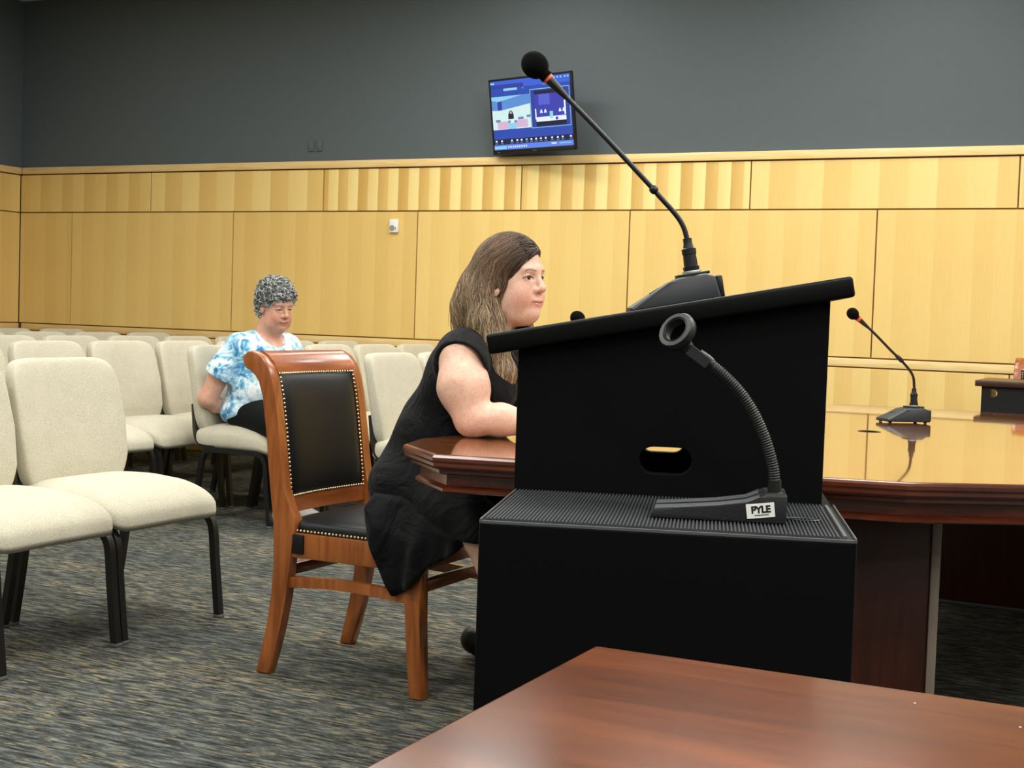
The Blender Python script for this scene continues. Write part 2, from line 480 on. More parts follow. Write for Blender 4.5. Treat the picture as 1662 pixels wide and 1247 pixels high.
def quad(u0, v0, u1, v1, k, poly=None):
    lay[0] += 1
    y = -0.0003 - 0.00003 * lay[0]
    pts = poly or [(u0, v0), (u1, v0), (u1, v1), (u0, v1)]
    vs = [sc_.bm.verts.new(((u - 0.5) * sw, y, sz0 + (0.5 - v) * sh)) for u, v in pts]
    f = sc_.bm.faces.new(list(reversed(vs))); f.material_index = keys.index(k)
quad(0, 0, 1, .055, 'bar'); quad(.42, .055, 1, .11, 'bar'); quad(0, .055, .42, .11, 'deep')
quad(.0, .02, .05, .045, 'cyan'); quad(.165, .115, .34, .15, 'cyan'); quad(.40, .12, .425, .14, 'grey'); quad(.66, .1, .73, .12, 'grey')
for u in (.8, .84, .88, .93, .965): quad(u, .02, u + .02, .045, 'cyan')
quad(0, .225, .492, .705, 'wallb')
quad(0, 0, 0, 0, 'cyan', [(0, .225), (.40, .225), (.09, .30), (0, .275)])
quad(0, 0, 0, 0, 'deep', [(.075, .30), (.13, .29), (.13, .42), (.075, .42)])
quad(0, 0, 0, 0, 'pale', [(0, .42), (.10, .43), (.492, .36), (.492, .705), (0, .705)])
quad(.06, .59, .20, .70, 'pink'); quad(.3, .58, .45, .69, 'pink'); quad(.2, .62, .3, .705, 'cyan')
quad(0, 0, 0, 0, 'dark', [(.225, .44), (.255, .44), (.275, .50), (.275, .56), (.205, .56), (.205, .50)])
quad(.23, .45, .252, .485, 'pink')
for u, v_, a in ((.04, .56, .06), (.33, .54, .07), (.44, .52, .05), (.2, .58, .03), (.28, .585, .03)): quad(u, v_, u + a, v_ + .035, 'grey')
quad(.497, .165, .985, .72, 'cyan'); quad(.503, .175, .979, .712, 'deep')
quad(.55, .195, .93, .245, 'dark'); quad(.55, .245, .93, .60, 'indigo'); quad(.60, .25, .74, .40, 'indigo2')
quad(.56, .57, .93, .635, 'white'); quad(.56, .635, .93, .70, 'dark'); quad(.73, .50, .77, .60, 'green')
for u in (.61, .66, .84, .885): quad(0, 0, 0, 0, 'white', [(u, .515), (u + .012, .465), (u + .024, .465), (u + .036, .515)])
quad(.55, .45, .565, .60, 'white'); quad(.91, .36, .93, .56, 'white'); quad(.80, .585, .83, .625, 'indigo')
quad(0, .845, 1, .925, 'navy')
for i, u in enumerate((.02, .09, .22, .29, .345, .41, .47, .53, .59, .65, .73, .80, .86, .96)):
    quad(u, .86, u + .022, .885, 'green' if i == 5 else 'white'); quad(u - .006, .90, u + .03, .912, 'grey')
quad(0, .925, 1, 1, 'task'); quad(.0, .945, .16, .985, 'cyan')
for i in range(9): quad(.18 + i * .028, .95, .196 + i * .028, .975, 'white')
quad(.73, .945, .79, .965, 'white'); quad(.83, .95, .97, .965, 'cyan')
me = bpy.data.meshes.new('screen_image'); sc_.bm.to_mesh(me); sc_.bm.free()
link_mesh('screen_image', me, pm, scr, 0)
arm = B().box((0, 0.10, 0), (0.05, 0.10, 0.05), 0.004).box((0.0, 0.16, 0.0), (0.14, 0.02, 0.2), 0.004)
arm.obj('mount_arm', M['blackmetal'], tv)

# ------------------------------------------------------------------ upholstered stacking chairs
def make_banquet():
    root = thing('banquet_chair', 'x', 'chair', (0, 0, 0), -YAW)
    def sdef(p):
        q = p.copy()
        x = q.x / 0.25
        if q.z > 0: q.z *= 1.0 + 0.22 * math.cos(min(1, abs(x)) * PI / 2) 
        q.z += -0.045 * max(0, x) ** 2.6 if q.z > -0.03 else -0.012 * max(0, x) ** 2
        q.z -= 0.012 * (q.y / 0.26) ** 4
        return q
    B().superq((0.0, 0, 0.435), (0.255, 0.260, 0.062), 0.55, 0.24, 56, 22, sdef).obj('seat', M['beige'], root, 180)
    def bdef(p):      # p.x thickness, p.y width, p.z height
        q = p.copy()
        zz = q.z / 0.235
        wid = 1.0 - 0.07 * max(0, zz) ** 2.0 - 0.12 * max(0, -zz) ** 2.0
        q.y *= wid
        q.x *= 1.0 + (0.5 * math.exp(-((zz + 0.35) / 0.35) ** 2) if q.x > 0 else 0.0)
        q.x += 0.03 * (q.y / 0.25) ** 2 - 0.02 * max(0, zz) ** 2
        return q
    bk = B().superq((0, 0, 0), (0.038, 0.256, 0.235), 0.27, 0.42, 56, 30, None)
    # superquadric axes: turn so that height is the long axis
    o = bk.obj('backrest', M['beige'], root, 180)
    me = o.data
    for v in me.vertices:
        q = bdef(v.co)
        a = -0.16
        x_, z_ = q.x * math.cos(a) + q.z * math.sin(a), -q.x * math.sin(a) + q.z * math.cos(a)
        v.co = Vector((x_ - 0.262, q.y, z_ + 0.675))
    sq = [(1, 1), (-1, 1), (-1, -1), (1, -1)]
    for sy in (1, -1):
        y = sy * 0.243
        fl = B(); path = catmull([(0.255, y, 0.0), (0.232, y, 0.2), (0.218, y, 0.325), (0.185, y, 0.366), (0.14, y, 0.372)], 6)
        fl.tube(path, 0.0125, 4, True, [(1, 1), (-1, 1), (-1, -1), (1, -1)]).obj('leg', M['blackmetal'], root, 40)
        rl = B(); path = catmull([(-0.235, y, 0.0), (-0.205, y, 0.17), (-0.178, y, 0.325), (-0.15, y, 0.366), (-0.10, y, 0.372)], 6)
        rl.tube(path, 0.0125, 4, True, sq).obj('leg', M['blackmetal'], root, 40)
        for x in (0.255, -0.235): B().box((x, y, 0.006), (0.03, 0.03, 0.012), 0.003).obj('glide', M['glide'], root)
    fr = B()
    for sy in (1, -1):
        y = sy * 0.243
        fr.tube([(0.15, y, 0.372), (-0.13, y, 0.372)], 0.0125, 4, True, sq)
        up = catmull([(-0.10, y, 0.382), (-0.19, y, 0.40), (-0.226, y * 0.97, 0.445), (-0.25, y * 0.9, 0.52), (-0.268, y * 0.84, 0.60)], 6)
        fr.tube(up, 0.0115, 4, True, sq)
    for x in (0.17, -0.16): fr.tube([(x, -0.243, 0.368), (x, 0.243, 0.368)], 0.011, 8)
    fr.obj('frame', M['blackmetal'], root, 40)
    return root

chair_spots = []
ROWN = {1: 'front', 2: 'second', 3: 'third', 4: 'fourth', 5: 'fifth', 6: 'sixth'}
ORD = ['nearest the wood wall', 'second from the wood wall', 'third from the wood wall', 'fourth from the wood wall', 'fifth from the wood wall', 'sixth from the wood wall', 'seventh from the wood wall']
def row(n, s, ts):
    for i, t_ in enumerate(ts):
        chair_spots.append((s, t_, 'beige upholstered stacking chair in the %s row, %s' % (ROWN[n], ORD[i])))
row(1, 0.80, [1.44, 1.97, 2.50])
chair_spots.append((0.80, 4.81, 'large beige upholstered chair at the aisle end of the front row, whole seat in view'))
chair_spots.append((0.80, 5.34, 'nearest beige upholstered chair, cut off by the left edge of the photo'))
row(2, -0.24, [0.42, 0.955, 1.49, 2.025])
chair_spots.append((-0.24, 2.56, 'beige upholstered chair under the grey haired person in the blue tie dye shirt'))
row(3, -0.84, [0.45, 1.0, 1.55, 2.1, 2.65, 3.2, 3.75])
row(4, -1.70, [0.45, 1.0, 1.55, 2.1, 2.65])
row(5, -2.50, [0.45, 1.0, 1.55, 2.1])
row(6, -3.35, [0.45, 1.0, 1.55])
ban = make_banquet()
for i, (s, t_, lab) in enumerate(chair_spots):
    o = ban if i == 0 else copy_tree(ban)
    o.location = S(s, t_) ; o['label'] = lab; o['group'] = 'beige stacking chairs in rows'
    o.rotation_euler.z = -YAW + random.uniform(-0.025, 0.025)

# ------------------------------------------------------------------ wooden side chair with leather back
def make_side_chair():
    root = thing('side_chair', 'x', 'chair', (0, 0, 0), 0)
    HW = 0.2325
    ctr = [(0.0, -.268, .046), (.06, -.252, .047), (.14, -.232, .049), (.24, -.214, .053), (.34, -.206, .058), (.41, -.203, .066), (.455, -.198, .080), (.475, -.199, .080), (.51, -.216, .060), (.56, -.228, .050), (.64, -.240, .047), (.74, -.252, .045), (.84, -.268, .045), (.89, -.283, .046), (.925, -.302, .047), (.95, -.325, .046)]
    def outline():
        fr = [(x + w_ / 2, z) for z, x, w_ in ctr]; bk = [(x - w_ / 2, z) for z, x, w_ in ctr]
        # rolled end of the stile
        fr[-3:] = [(-.258, .895), (-.272, .930), (-.298, .958)]
        bk[-3:] = [(-.302, .885), (-.318, .905), (-.332, .915)]
        cx, cz, r = -.338, .945, .030
        scroll = [(cx + r * math.cos(a), cz + r * math.sin(a)) for a in [math.radians(d) for d in (60, 90, 120, 150, 180, 210, 240, 270)]]
        return fr + scroll + list(reversed(bk))
    ol = outline()
    for sy in (1, -1):
        y0, y1 = sy * (HW - 0.024), sy * (HW + 0.014)
        B().prism(ol, lambda p: (p[0], y0, p[1]), lambda p: (p[0], y1, p[1]), 0.004).obj('rear_post', M['cherry'], root, 50)
        # front leg: straight outside, gently curved
        cl = [(0.0, .270, .042), (.1, .262, .044), (.22, .254, .048), (.33, .250, .052), (.435, .250, .054)]
        pol = [(x + w_ / 2, z) for z, x, w_ in cl] + [(x - w_ / 2, z) for z, x, w_ in reversed(cl)]
        B().prism(pol, lambda p: (p[0], sy * (HW - 0.03), p[1]), lambda p: (p[0], sy * (HW + 0.016), p[1]), 0.004).obj('front_leg', M['cherry'], root, 50)
        B().box((0.025, sy * (HW - 0.004), .400), (.44, .024, .075), .003).obj('seat_rail', M['cherry_x'] if False else M['cherry'], root)
        st = B(); n_ = 12
        pol = [(-.2 + .43 * i / n_, .300 - .012 * math.sin(PI * i / n_) * -1) for i in range(n_ + 1)] + [(.23 - .43 * i / n_, .268 + .012 * math.sin(PI * i / n_)) for i in range(n_ + 1)]
        st.prism(pol, lambda p: (p[0], sy * (HW - 0.018), p[1]), lambda p: (p[0], sy * (HW + 0.004), p[1]), .003).obj('stretcher', M['cherry'], root)
        B().lathe([(0.016, 0.0), (0.018, 0.004), (0.018, 0.010)], 14, Matrix.Translation((-.268 if False else .270, sy * (HW - .007), -0.002))).obj('glide', M['plasticblack'], root)
        B().lathe([(0.016, 0.0), (0.018, 0.004), (0.018, 0.010)], 14, Matrix.Translation((-.268, sy * (HW - .005), -0.002))).obj('glide', M['plasticblack'], root)
        B().box((-.150, sy * (HW + 0.0105), .405), (.040, .010, .058), .003).obj('corner_pad', M['leather'], root)
    for x in (-.205, .245):
        B().box((x, 0, .400), (.026, 2 * HW - .03, .075), .003).obj('seat_rail', M['cherry_x'], root)
        B().box((x - (.01 if x < 0 else -.003), 0, .315), (.024, 2 * HW - .03, .034), .003).obj('stretcher', M['cherry_x'], root)
    # crest rail rolled backwards, slightly dished between the posts
    cr = B(); rings = []
    prof = [(-.272, .905), (-.264, .912), (-.268, .926), (-.280, .946), (-.300, .964), (-.322, .975), (-.345, .972), (-.362, .958), (-.366, .942), (-.356, .922), (-.335, .914), (-.318, .910), (-.302, .905)]
    for i in range(13):
        u = -1 + 2 * i / 12; y = u * (HW - .022)
        d = -.016 * (1 - u * u)
        rings.append([Vector((p[0] + d, y, p[1] - .004 * (1 - u * u) * 0)) for p in prof])
    cr.grid(rings, closed_v=True, caps=True).obj('crest_rail', M['cherry_x'], root, 60)
    lo = B(); rings = []
    for i in range(13):
        u = -1 + 2 * i / 12; y = u * (HW - .02); d = -.016 * (1 - u * u)
        rings.append([Vector((a + d, y, b)) for a, b in ((-.205, .488), (-.207, .535), (-.245, .535), (-.243, .488))])
    lo.grid(rings, closed_v=True, caps=True).obj('lower_rail', M['cherry_x'], root, 40)
    # leather back: a padded sheet between the posts
    def back_x(z, u): 
        zs = [.53, .64, .74, .84, .90, .92]; xs = [-.210, -.222, -.235, -.250, -.264, -.272]
        return float(np.interp(z, zs, xs)) - .016 * (1 - u * u)
    bp = B(); rings = []
    nz, ny = 22, 18
    for i in range(nz + 1):
        v = i / nz; z = .532 + v * (.914 - .532); ring = []
        for j in range(ny + 1):
            u = -1 + 2 * j / ny
            puff = .022 * (max(0, 1 - abs(u) ** 5) ** .6) * (max(0, 1 - abs(2 * v - 1) ** 6) ** .6)
            ring.append(Vector((back_x(z, u) - .006 + puff, u * (HW - .026), z)))
        rings.append(ring)
    bp.grid(rings)
    rings2 = [[Vector((back_x(.532 + i / nz * .382, -1 + 2 * j / ny) - .034, (-1 + 2 * j / ny) * (HW - .026), .532 + i / nz * .382)) for j in range(ny + 1)] for i in range(nz + 1)]
    bp.grid(rings2)
    bp.obj('back_cushion', M['leather'], root, 180)
    def nail(bx, c, nx):
        q = Vector(nx).normalized()
        rot = Vector((0, 0, 1)).rotation_difference(q).to_matrix().to_4x4()
        bx.lathe([(0.0042, 0), (0.0036, .0018), (0.002, .003), (0, .0034)], 6, Matrix.Translation(c) @ rot)
    nb = B()
    k = 30
    for i in range(k):
        z = .540 + i * (.908 - .540) / (k - 1)
        for u in (-1, 1): nail(nb, Vector((back_x(z, .97) + .004, u * (HW - .033), z)), (1, 0, .1))
    for j in range(1, 33):
        u = -1 + 2 * j / 33
        for z in (.540, .908): nail(nb, Vector((back_x(z, u) + .005, u * (HW - .034), z)), (1, 0, .1))
    tag(nb.obj('nailheads', M['brass'], root, 60), kind='stuff')
    def sd(p):
        q = p.copy()
        if q.z > 0: q.z *= 1.0 + .35 * (1 - min(1, (q.x / .24) ** 2)) * (1 - min(1, (q.y / .24) ** 2))
        return q
    B().superq((.022, 0, .447), (.235, .236, .040), .55, .22, 56, 18, sd).obj('seat_cushion', M['leather'], root, 180)
    ns = B()
    for i in range(34):
        x = -.185 + i * (.42 / 33)
        for sy in (1, -1): nail(ns, Vector((x, sy * (.2355), .444)), (0, sy, .1))
    for j in range(34): nail(ns, Vector((.2565, -.21 + j * .42 / 33, .444)), (1, 0, .1))
    tag(ns.obj('nailheads', M['brass'], root, 60), kind='stuff')
    return root
SIDE_ROT = math.atan2(-.444, .894)
sc1 = make_side_chair()
sc1.location = (-.379, 4.2375, 0.002); sc1.rotation_euler.z = SIDE_ROT
sc1['label'] = 'wooden side chair with black leather nailhead back and seat, under the brown haired woman'
sc1['group'] = 'wooden leather side chairs'
sc2 = copy_tree(sc1)
sc2.location = S(3.54, 0.76, 0.002); sc2.rotation_euler.z = -YAW - PI / 2
sc2['label'] = 'wooden chair with black back tucked behind the far dark desk, at the right edge'
sc2['group'] = 'wooden leather side chairs'

# ------------------------------------------------------------------ tables
def inset(poly, d):
    """offset a counter-clockwise polygon inwards by d"""
    n = len(poly); out = []
    for i in range(n):
        p0, p1, p2 = Vector(poly[i - 1]), Vector(poly[i]), Vector(poly[(i + 1) % n])
        e1, e2 = (p1 - p0).normalized(), (p2 - p1).normalized()
        n1, n2 = Vector((-e1.y, e1.x)), Vector((-e2.y, e2.x))
        bis = (n1 + n2).normalized()
        out.append(p1 + bis * (d / max(0.3, bis.dot(n1))))
    return out
def loft(b, poly, prof, cap_lo=True, cap_hi=True):
    rings = []
    for d, z in prof:
        rings.append([Vector((p.x, p.y, z)) for p in inset(poly, d)])
    rows_ = [[b.bm.verts.new(p) for p in r] for r in rings]
    n = len(poly)
    for i in range(len(rows_) - 1):
        for j in range(n):
            b.bm.faces.new((rows_[i][j], rows_[i][(j + 1) % n], rows_[i + 1][(j + 1) % n], rows_[i + 1][j]))
    if cap_lo: b.bm.faces.new(list(reversed(rows_[0])))
    if cap_hi: b.bm.faces.new(rows_[-1])
    return b
CT = (1.2, 4.6)
poly_w = [(-.283, 3.64), (-.19, 3.385), (.90, 3.10), (1.80, 3.20), (2.2, 3.75), (2.98, 5.38), (2.76, 5.74), (1.50, 6.32), (-.255, 3.81)]
poly = [(x - CT[0], y - CT[1]) for x, y in poly_w]
ct = thing('conference_table', 'large glossy brown conference table with angled corners, behind the black lectern', 'table', (CT[0], CT[1], 0))
# built in the table's own frame, turned with the room so the grain follows it
def rotl(p): return Matrix.Rotation(0, 2) @ Vector(p)
topb = loft(B(), poly, [(.012, .744), (.012, .760)])
topo = topb.obj('tabletop', M['conf'], ct, 30)
edge = loft(B(), poly, [(.030, .708), (.022, .712), (.022, .720), (.010, .724), (.004, .730), (.004, .738), (.0, .744), (.0, .752), (.004, .7575), (.013, .7595)], True, False)
edge.obj('edge_moulding', M['confside'], ct, 20)
ap = loft(B(), poly, [(.040, .662), (.034, .665), (.034, .672), (.040, .676), (.046, .680), (.046, .709)], False, False)
ap.obj('apron', M['confside'], ct, 25)
def ct_local(v): return Vector((v.x - CT[0], v.y - CT[1], v.z))
gp = on_height(1411, 700.5, .7603)
gr = B().lathe([(0.0, 0), (.030, 0), (.034, .0012), (.038, .0008), (.038, 0)], 28, Matrix.Translation(ct_local(gp)))
gr.obj('cable_hole', M['plasticblack'], ct)
def slab_between(b, p, q, z0, z1, th):
    p, q = Vector(p), Vector(q); d = q - p; a = math.atan2(d.y, d.x); c = (p + q) / 2
    b.box((c.x, c.y, (z0 + z1) / 2), (d.length, th, z1 - z0), .003, rot=a)
    return b
pr = ct_local(Vector((1.055, 3.42, 0)))
pd = slab_between(B(), (pr.x - .62, pr.y + .10), (pr.x, pr.y), 0, .664, .05)
pd.obj('pedestal_panel', M['confdark'], ct)
slab_between(B(), (pr.x, pr.y - .006), (pr.x + .022, pr.y - .010), 0, .664, .055).obj('panel_edge', M['edgestrip'], ct)
slab_between(B(), (pr.x - .60, pr.y + .12), (pr.x - .35, pr.y + .75), 0, .664, .04).obj('pedestal_panel', M['confdark'], ct)
fl = on_height(1524, 975, 0); fr_ = on_height(1662, 992, 0)
dv = (fr_ - fl).normalized()
a_, b_ = ct_local(fl - dv * 0.5), ct_local(fl + dv * 1.1)
slab_between(B(), a_, b_, 0.012, .664, .04).obj('pedestal_panel', M['confdark'], ct)
slab_between(B(), a_ + Vector((0, -.02, 0)), b_ + Vector((0, -.02, 0)), 0.0, .012, .03).obj('kick_strip', M['glide'], ct)

# near table
nc = on_height(965, 1047, .76)
nt = thing('wooden_table', 'reddish brown wooden table corner in the bottom foreground', 'table', (nc.x, nc.y, 0), -YAW)
# local +x along the wall direction, local -y towards the camera side
NL, ND = 2.2, 1.05
tp = [(0, -ND), (NL, -ND), (NL, 0), (0, 0)]
loft(B(), tp, [(.004, .728), (.0, .731), (.0, .755), (.0015, .7585), (.005, .760)]).obj('tabletop', M['tabletop'], nt, 8)
loft(B(), tp, [(.06, .64), (.06, .728)], False, False).obj('apron', M['confside'], nt, 25)
for x in (.09, NL - .09):
    for y in (-.09, -ND + .09):
        B().box((x, y, .364), (.06, .06, .728), .004).obj('leg', M['confside'], nt)
cr_ = B()
for (px, py, r_) in ((1485, 1141, .0012), (1656, 1180, .0012)):
    p = on_height(px, py, .7603); q = Matrix.Rotation(YAW, 3, 'Z') @ (p - Vector((nc.x, nc.y, 0)))
    cr_.lathe([(r_, 0), (0, .0001)], 8, Matrix.Translation((q.x, q.y, .76005)))
cr_.obj('chip', M['sticker'], nt)

# far desk
dk = at_depth(1583, 617, 7.0)
DH = dk.z
fd = thing('desk', 'dark desk with a round hole in its black front panel, far right', 'desk', (dk.x, dk.y, 0), -YAW)
B().box((.9, .25, DH - .015), (1.8, .52, .03), .003).obj('desktop', M['deskedge'], fd)
circ = lambda cx, cy, r, n=28: [(cx + r * math.cos(2 * PI * i / n), cy + r * math.sin(2 * PI * i / n)) for i in range(n)]
fp = plate('front_panel', [(.03, .03), (1.77, .03), (1.77, DH - .03), (.03, DH - .03)], [circ(.085, DH - .064, .0215)], .02, M['desk'], fd)
fp.rotation_euler = (PI / 2, 0, 0); fp.location = (0, .03, 0)
for x in (.04, 1.76): B().box((x, .27, (DH - .03) / 2), (.02, .45, DH - .03), .002).obj('side_panel', M['desk'], fd)

# ------------------------------------------------------------------ lectern
LZ = 0.80
la, lb = on_height(778, 838, LZ), on_height(1395, 877, LZ)
lv = (lb - la); LW = lv.length; LROT = math.atan2(lv.y, lv.x) + .06
lec = thing('lectern', 'black lectern with a slanted top and a ribbed side ledge', 'lectern', (la.x, la.y, 0), LROT)
LI = Matrix.Rotation(-LROT, 3, 'Z')
def lec_local(p): return LI @ (Vector(p) - Vector((la.x, la.y, 0)))
LY = lec_local(on_height(1086, 803, LZ)).y          # the plane of the upper side panel
LD = 0.43                                           # depth of the upper box
x0u, x1u = -0.002, LW - 0.022
base = B()
base.box((LW / 2, .011, (LZ - .011) / 2), (LW, .022, LZ - .011), .0015, seg=1)
base.obj('side_panel', M['black'], lec)
B().box((LW / 2, LY + LD - .011, (LZ - .012) / 2), (LW, .022, LZ - .012), .0015, seg=1).obj('side_panel', M['black'], lec)
B().box((.011, (LY + LD) / 2, (LZ - .012) / 2), (.022, LY + LD - .046, LZ - .012), .0015, seg=1).obj('end_panel', M['black'], lec)
B().box((LW - .011, (LY + LD) / 2, (LZ - .012) / 2), (.022, LY + LD - .046, LZ - .012), .0015, seg=1).obj('end_panel', M['black'], lec)
B().box((LW / 2, (LY + LD) / 2, LZ - .012 - .004), (LW - .046, LY + LD - .046, .008)).obj('ledge_board', M['black'], lec)
rim = B()
rim.box((LW / 2, .002, LZ - .0085), (LW, .003, .005), .0006, seg=1)
rim.box((.002, LY / 2, LZ - .007), (.003, LY, .008), .0008, seg=1)
rim.box((LW - .002, LY / 2, LZ - .007), (.003, LY, .008), .0008, seg=1)
rim.box((LW - .016, LY / 2, LZ - .007), (.006, LY - .03, .010), .0008, seg=1)
rim.obj('edge_band', M['blackedge'], lec)
B().box((LW / 2, LY / 2, LZ - .0095), (LW - .01, LY - .008, .005)).obj('mat_backing', M['rubberdark'], lec)
rb = B(); nr = 92
for i in range(nr):
    x = .010 + (LW - .036) * i / (nr - 1)
    wv = .0021
    pts = [(x - wv, LZ - .007), (x - wv * .5, LZ - .0030), (x + wv * .5, LZ - .0030), (x + wv, LZ - .007)]
    rb.prism(pts, lambda p: (p[0], .008, p[1]), lambda p: (p[0], LY - .004, p[1]))
tag(rb.obj('ribbed_mat', M['rubber'], lec, 20), kind='stuff')
# upper box: two side panels with hand holes, the closed end, the slanted top
zl, zr = 1.045, 1.153
def zbot(x): return zl + (zr - zl) * (x - 0.0) / LW
hc = lec_local(at_depth(1080, 748.5, 2.41))
hx, hz = hc.x, hc.z
def stadium(cx, cy, w_, h_, n=12):
    r = h_ / 2; a = w_ / 2 - r
    return [(cx + a + r * math.cos(t), cy + r * math.sin(t)) for t in np.linspace(-PI / 2, PI / 2, n)] + [(cx - a + r * math.cos(t), cy + r * math.sin(t)) for t in np.linspace(PI / 2, 3 * PI / 2, n)]
for y, hx in ((LY + .010, hx), (LY + LD - .010, hx - .020)):
    pn = plate('side_panel', [(x0u, LZ - .0125), (x1u, LZ - .0125), (x1u, zbot(x1u)), (x0u, zbot(x0u))], [stadium(hx, hz, .091, .047)], .020, M['black'], lec, 0.002)
    pn.rotation_euler = (PI / 2, 0, 0); pn.location = (0, y, 0)
B().box((x1u - .012, LY + LD / 2, (LZ + zbot(x1u)) / 2 - .006), (.02, LD - .042, zbot(x1u) - LZ), .002).obj('end_panel', M['black'], lec)
slope = math.atan2(zr - zl, LW)
RS = Matrix.Rotation(-slope, 4, 'Y')
xa, xb = -.055, LW + .014
sl = B(); cxm = (xa + xb) / 2; SLT = .036
sl.box((cxm, LY + LD / 2, zbot(cxm) + SLT / 2 / math.cos(slope)), ((xb - xa) / math.cos(slope), LD + .06, SLT), .006, rot=RS, seg=3)
sl.obj('slanted_top', M['blackslab'], lec)
sp = on_height(1300, 842, LZ - .002); q = lec_local(sp)
cs = B().lathe([(0.0, .0), (.026, .0), (.028, .002), (.030, .001), (.030, 0)], 24, Matrix.Translation((q.x, q.y, LZ - .0035)) @ Matrix.Diagonal((1.0, .55, 1, 1)))
cs.obj('cable_slot', M['plasticblack'], lec)

# ------------------------------------------------------------------ gooseneck microphones
def make_mic(name, label, loc, rotz, tilt, path, head_r=.025):
    root = thing(name, label, 'microphone', loc, 0, 'gooseneck microphones')
    root.rotation_euler = (0, tilt, rotz)
    IT = Matrix.Rotation(-tilt, 3, 'Y')
    pol = [(.100, .004), (.100, .014), (.020, .049), (.0, .055), (-.050, .056), (-.068, .048), (-.072, .004)]
    rings = []
    bb = B()
    for sy, k in ((-1, 0), (1, 1)): pass
    def wid(x): return .047 + .006 * (1 - (x + .07) / .17)
    a = [Vector((x, -wid(x) * (.9 if z > .03 else 1), z)) for x, z in pol]
    b = [Vector((x, wid(x) * (.9 if z > .03 else 1), z)) for x, z in pol]
    bb.prism(list(range(len(pol))), lambda i: a[i], lambda i: b[i], .006)
    body = bb.obj('base', M['plastic'], root, 35)
    B().box((-.074, 0, .027), (.012, .088, .044), .004).obj('rear_grille', M['plasticblack'], root)
    B().box((-.030, 0, .0580), (.062, .050, .006), .002).obj('top_plate', M['plasticblack'], root)
    for x in (.085, -.06):
        for y in (-.035, .035): B().lathe([(.006, 0), (.006, .006)], 10, Matrix.Translation((x, y, -.001))).obj('foot', M['foam'], root)
    bt = B().box((.045, -.015, .0375), (.02, .016, .004), .001, rot=Matrix.Rotation(.39, 4, 'Y'))
    bt.obj('button', M['plasticblack'], root)
    o0 = Vector((-.030, 0, .0612))
    up = IT @ Vector((path[0][0], 0, path[0][1])).normalized()
    rot = Vector((0, 0, 1)).rotation_difference(up).to_matrix().to_4x4()
    Mt = Matrix.Translation(o0) @ rot
    B().lathe([(.0165, -.006), (.0185, 0), (.0175, .004)], 24, Mt).obj('collar_ring', M['silver'], root)
    B().lathe([(.0150, .003), (.0160, .012), (.0135, .013), (.0125, .035), (.0138, .036), (.0138, .046), (.0105, .048), (.0085, .056), (.0085, .066), (.0055, .067)], 24, Mt).obj('connector', M['plasticblack'], root)
    pts = [Vector((0, 0, .0))] + [Vector((p[0], 0, p[1])) for p in path]
    cm = catmull(pts, 10)
    cm = [o0 + IT @ p for p in cm]
    B().tube(cm[4:], .0050, 10).obj('gooseneck', M['blackmetal'], root)
    # middle ferrule and the head
    L = len(cm); m0 = int(L * .52)
    B().tube(cm[m0:m0 + 6], [.0060, .0082, .0084, .0084, .0080, .0060], 12).obj('ferrule', M['plasticblack'], root)
    e = cm[-1]; d = (cm[-1] - cm[-3]).normalized()
    B().tube([e - d * .05, e - d * .03, e - d * .002], [.0052, .0075, .0095], 14).obj('capsule', M['plasticblack'], root)
    B().tube([e - d * .004, e + d * .008], [.0105, .0115], 16).obj('light_ring', M['red'], root)
    rot2 = Vector((0, 0, 1)).rotation_difference(d).to_matrix().to_4x4()
    prof = [(head_r * .5, -.002)] + [(head_r * math.sin(t) * (1.0 if t > PI / 2 else 1.0), .004 + head_r * 1.10 * (1 - math.cos(t))) for t in np.linspace(.5, PI, 14)]
    prof = sorted(prof, key=lambda p: p[1])
    B().lathe(prof, 24, Matrix.Translation(e + d * .004) @ rot2).obj('foam_windscreen', M['foam'], root, 180)
    return root
mz = lec_local((0.318, 2.64, 0))
mx = mz.x
lm = (Matrix.Rotation(LROT, 3, 'Z') @ Vector((mx, mz.y, 0))) + Vector((la.x, la.y, 0))
lm.z = zbot(mx) + SLT / math.cos(slope) - .0025
make_mic('microphone', 'large black gooseneck microphone on the slanted lectern top, crossing the television', lm, PI, slope,
         [(.010, .056), (.026, .098), (.071, .147), (.098, .175), (.190, .266), (.287, .358)])
tm = on_height(1470, 686, .7605)
make_mic('microphone', 'black gooseneck microphone standing on the conference table, right of the lectern', (tm.x, tm.y, .7615), PI + .25, 0,
         [(.002, .075), (.012, .118), (.050, .160), (.108, .208), (.180, .270), (.243, .318)], .0215)
make_mic('microphone', 'gooseneck microphone whose foam head peeps over the lectern top beside the woman\'s chin', (.413, 4.60, .7615), PI, 0,
         [(.002, .075), (.014, .112), (.056, .150), (.110, .190), (.170, .236), (.205, .264)], .024)

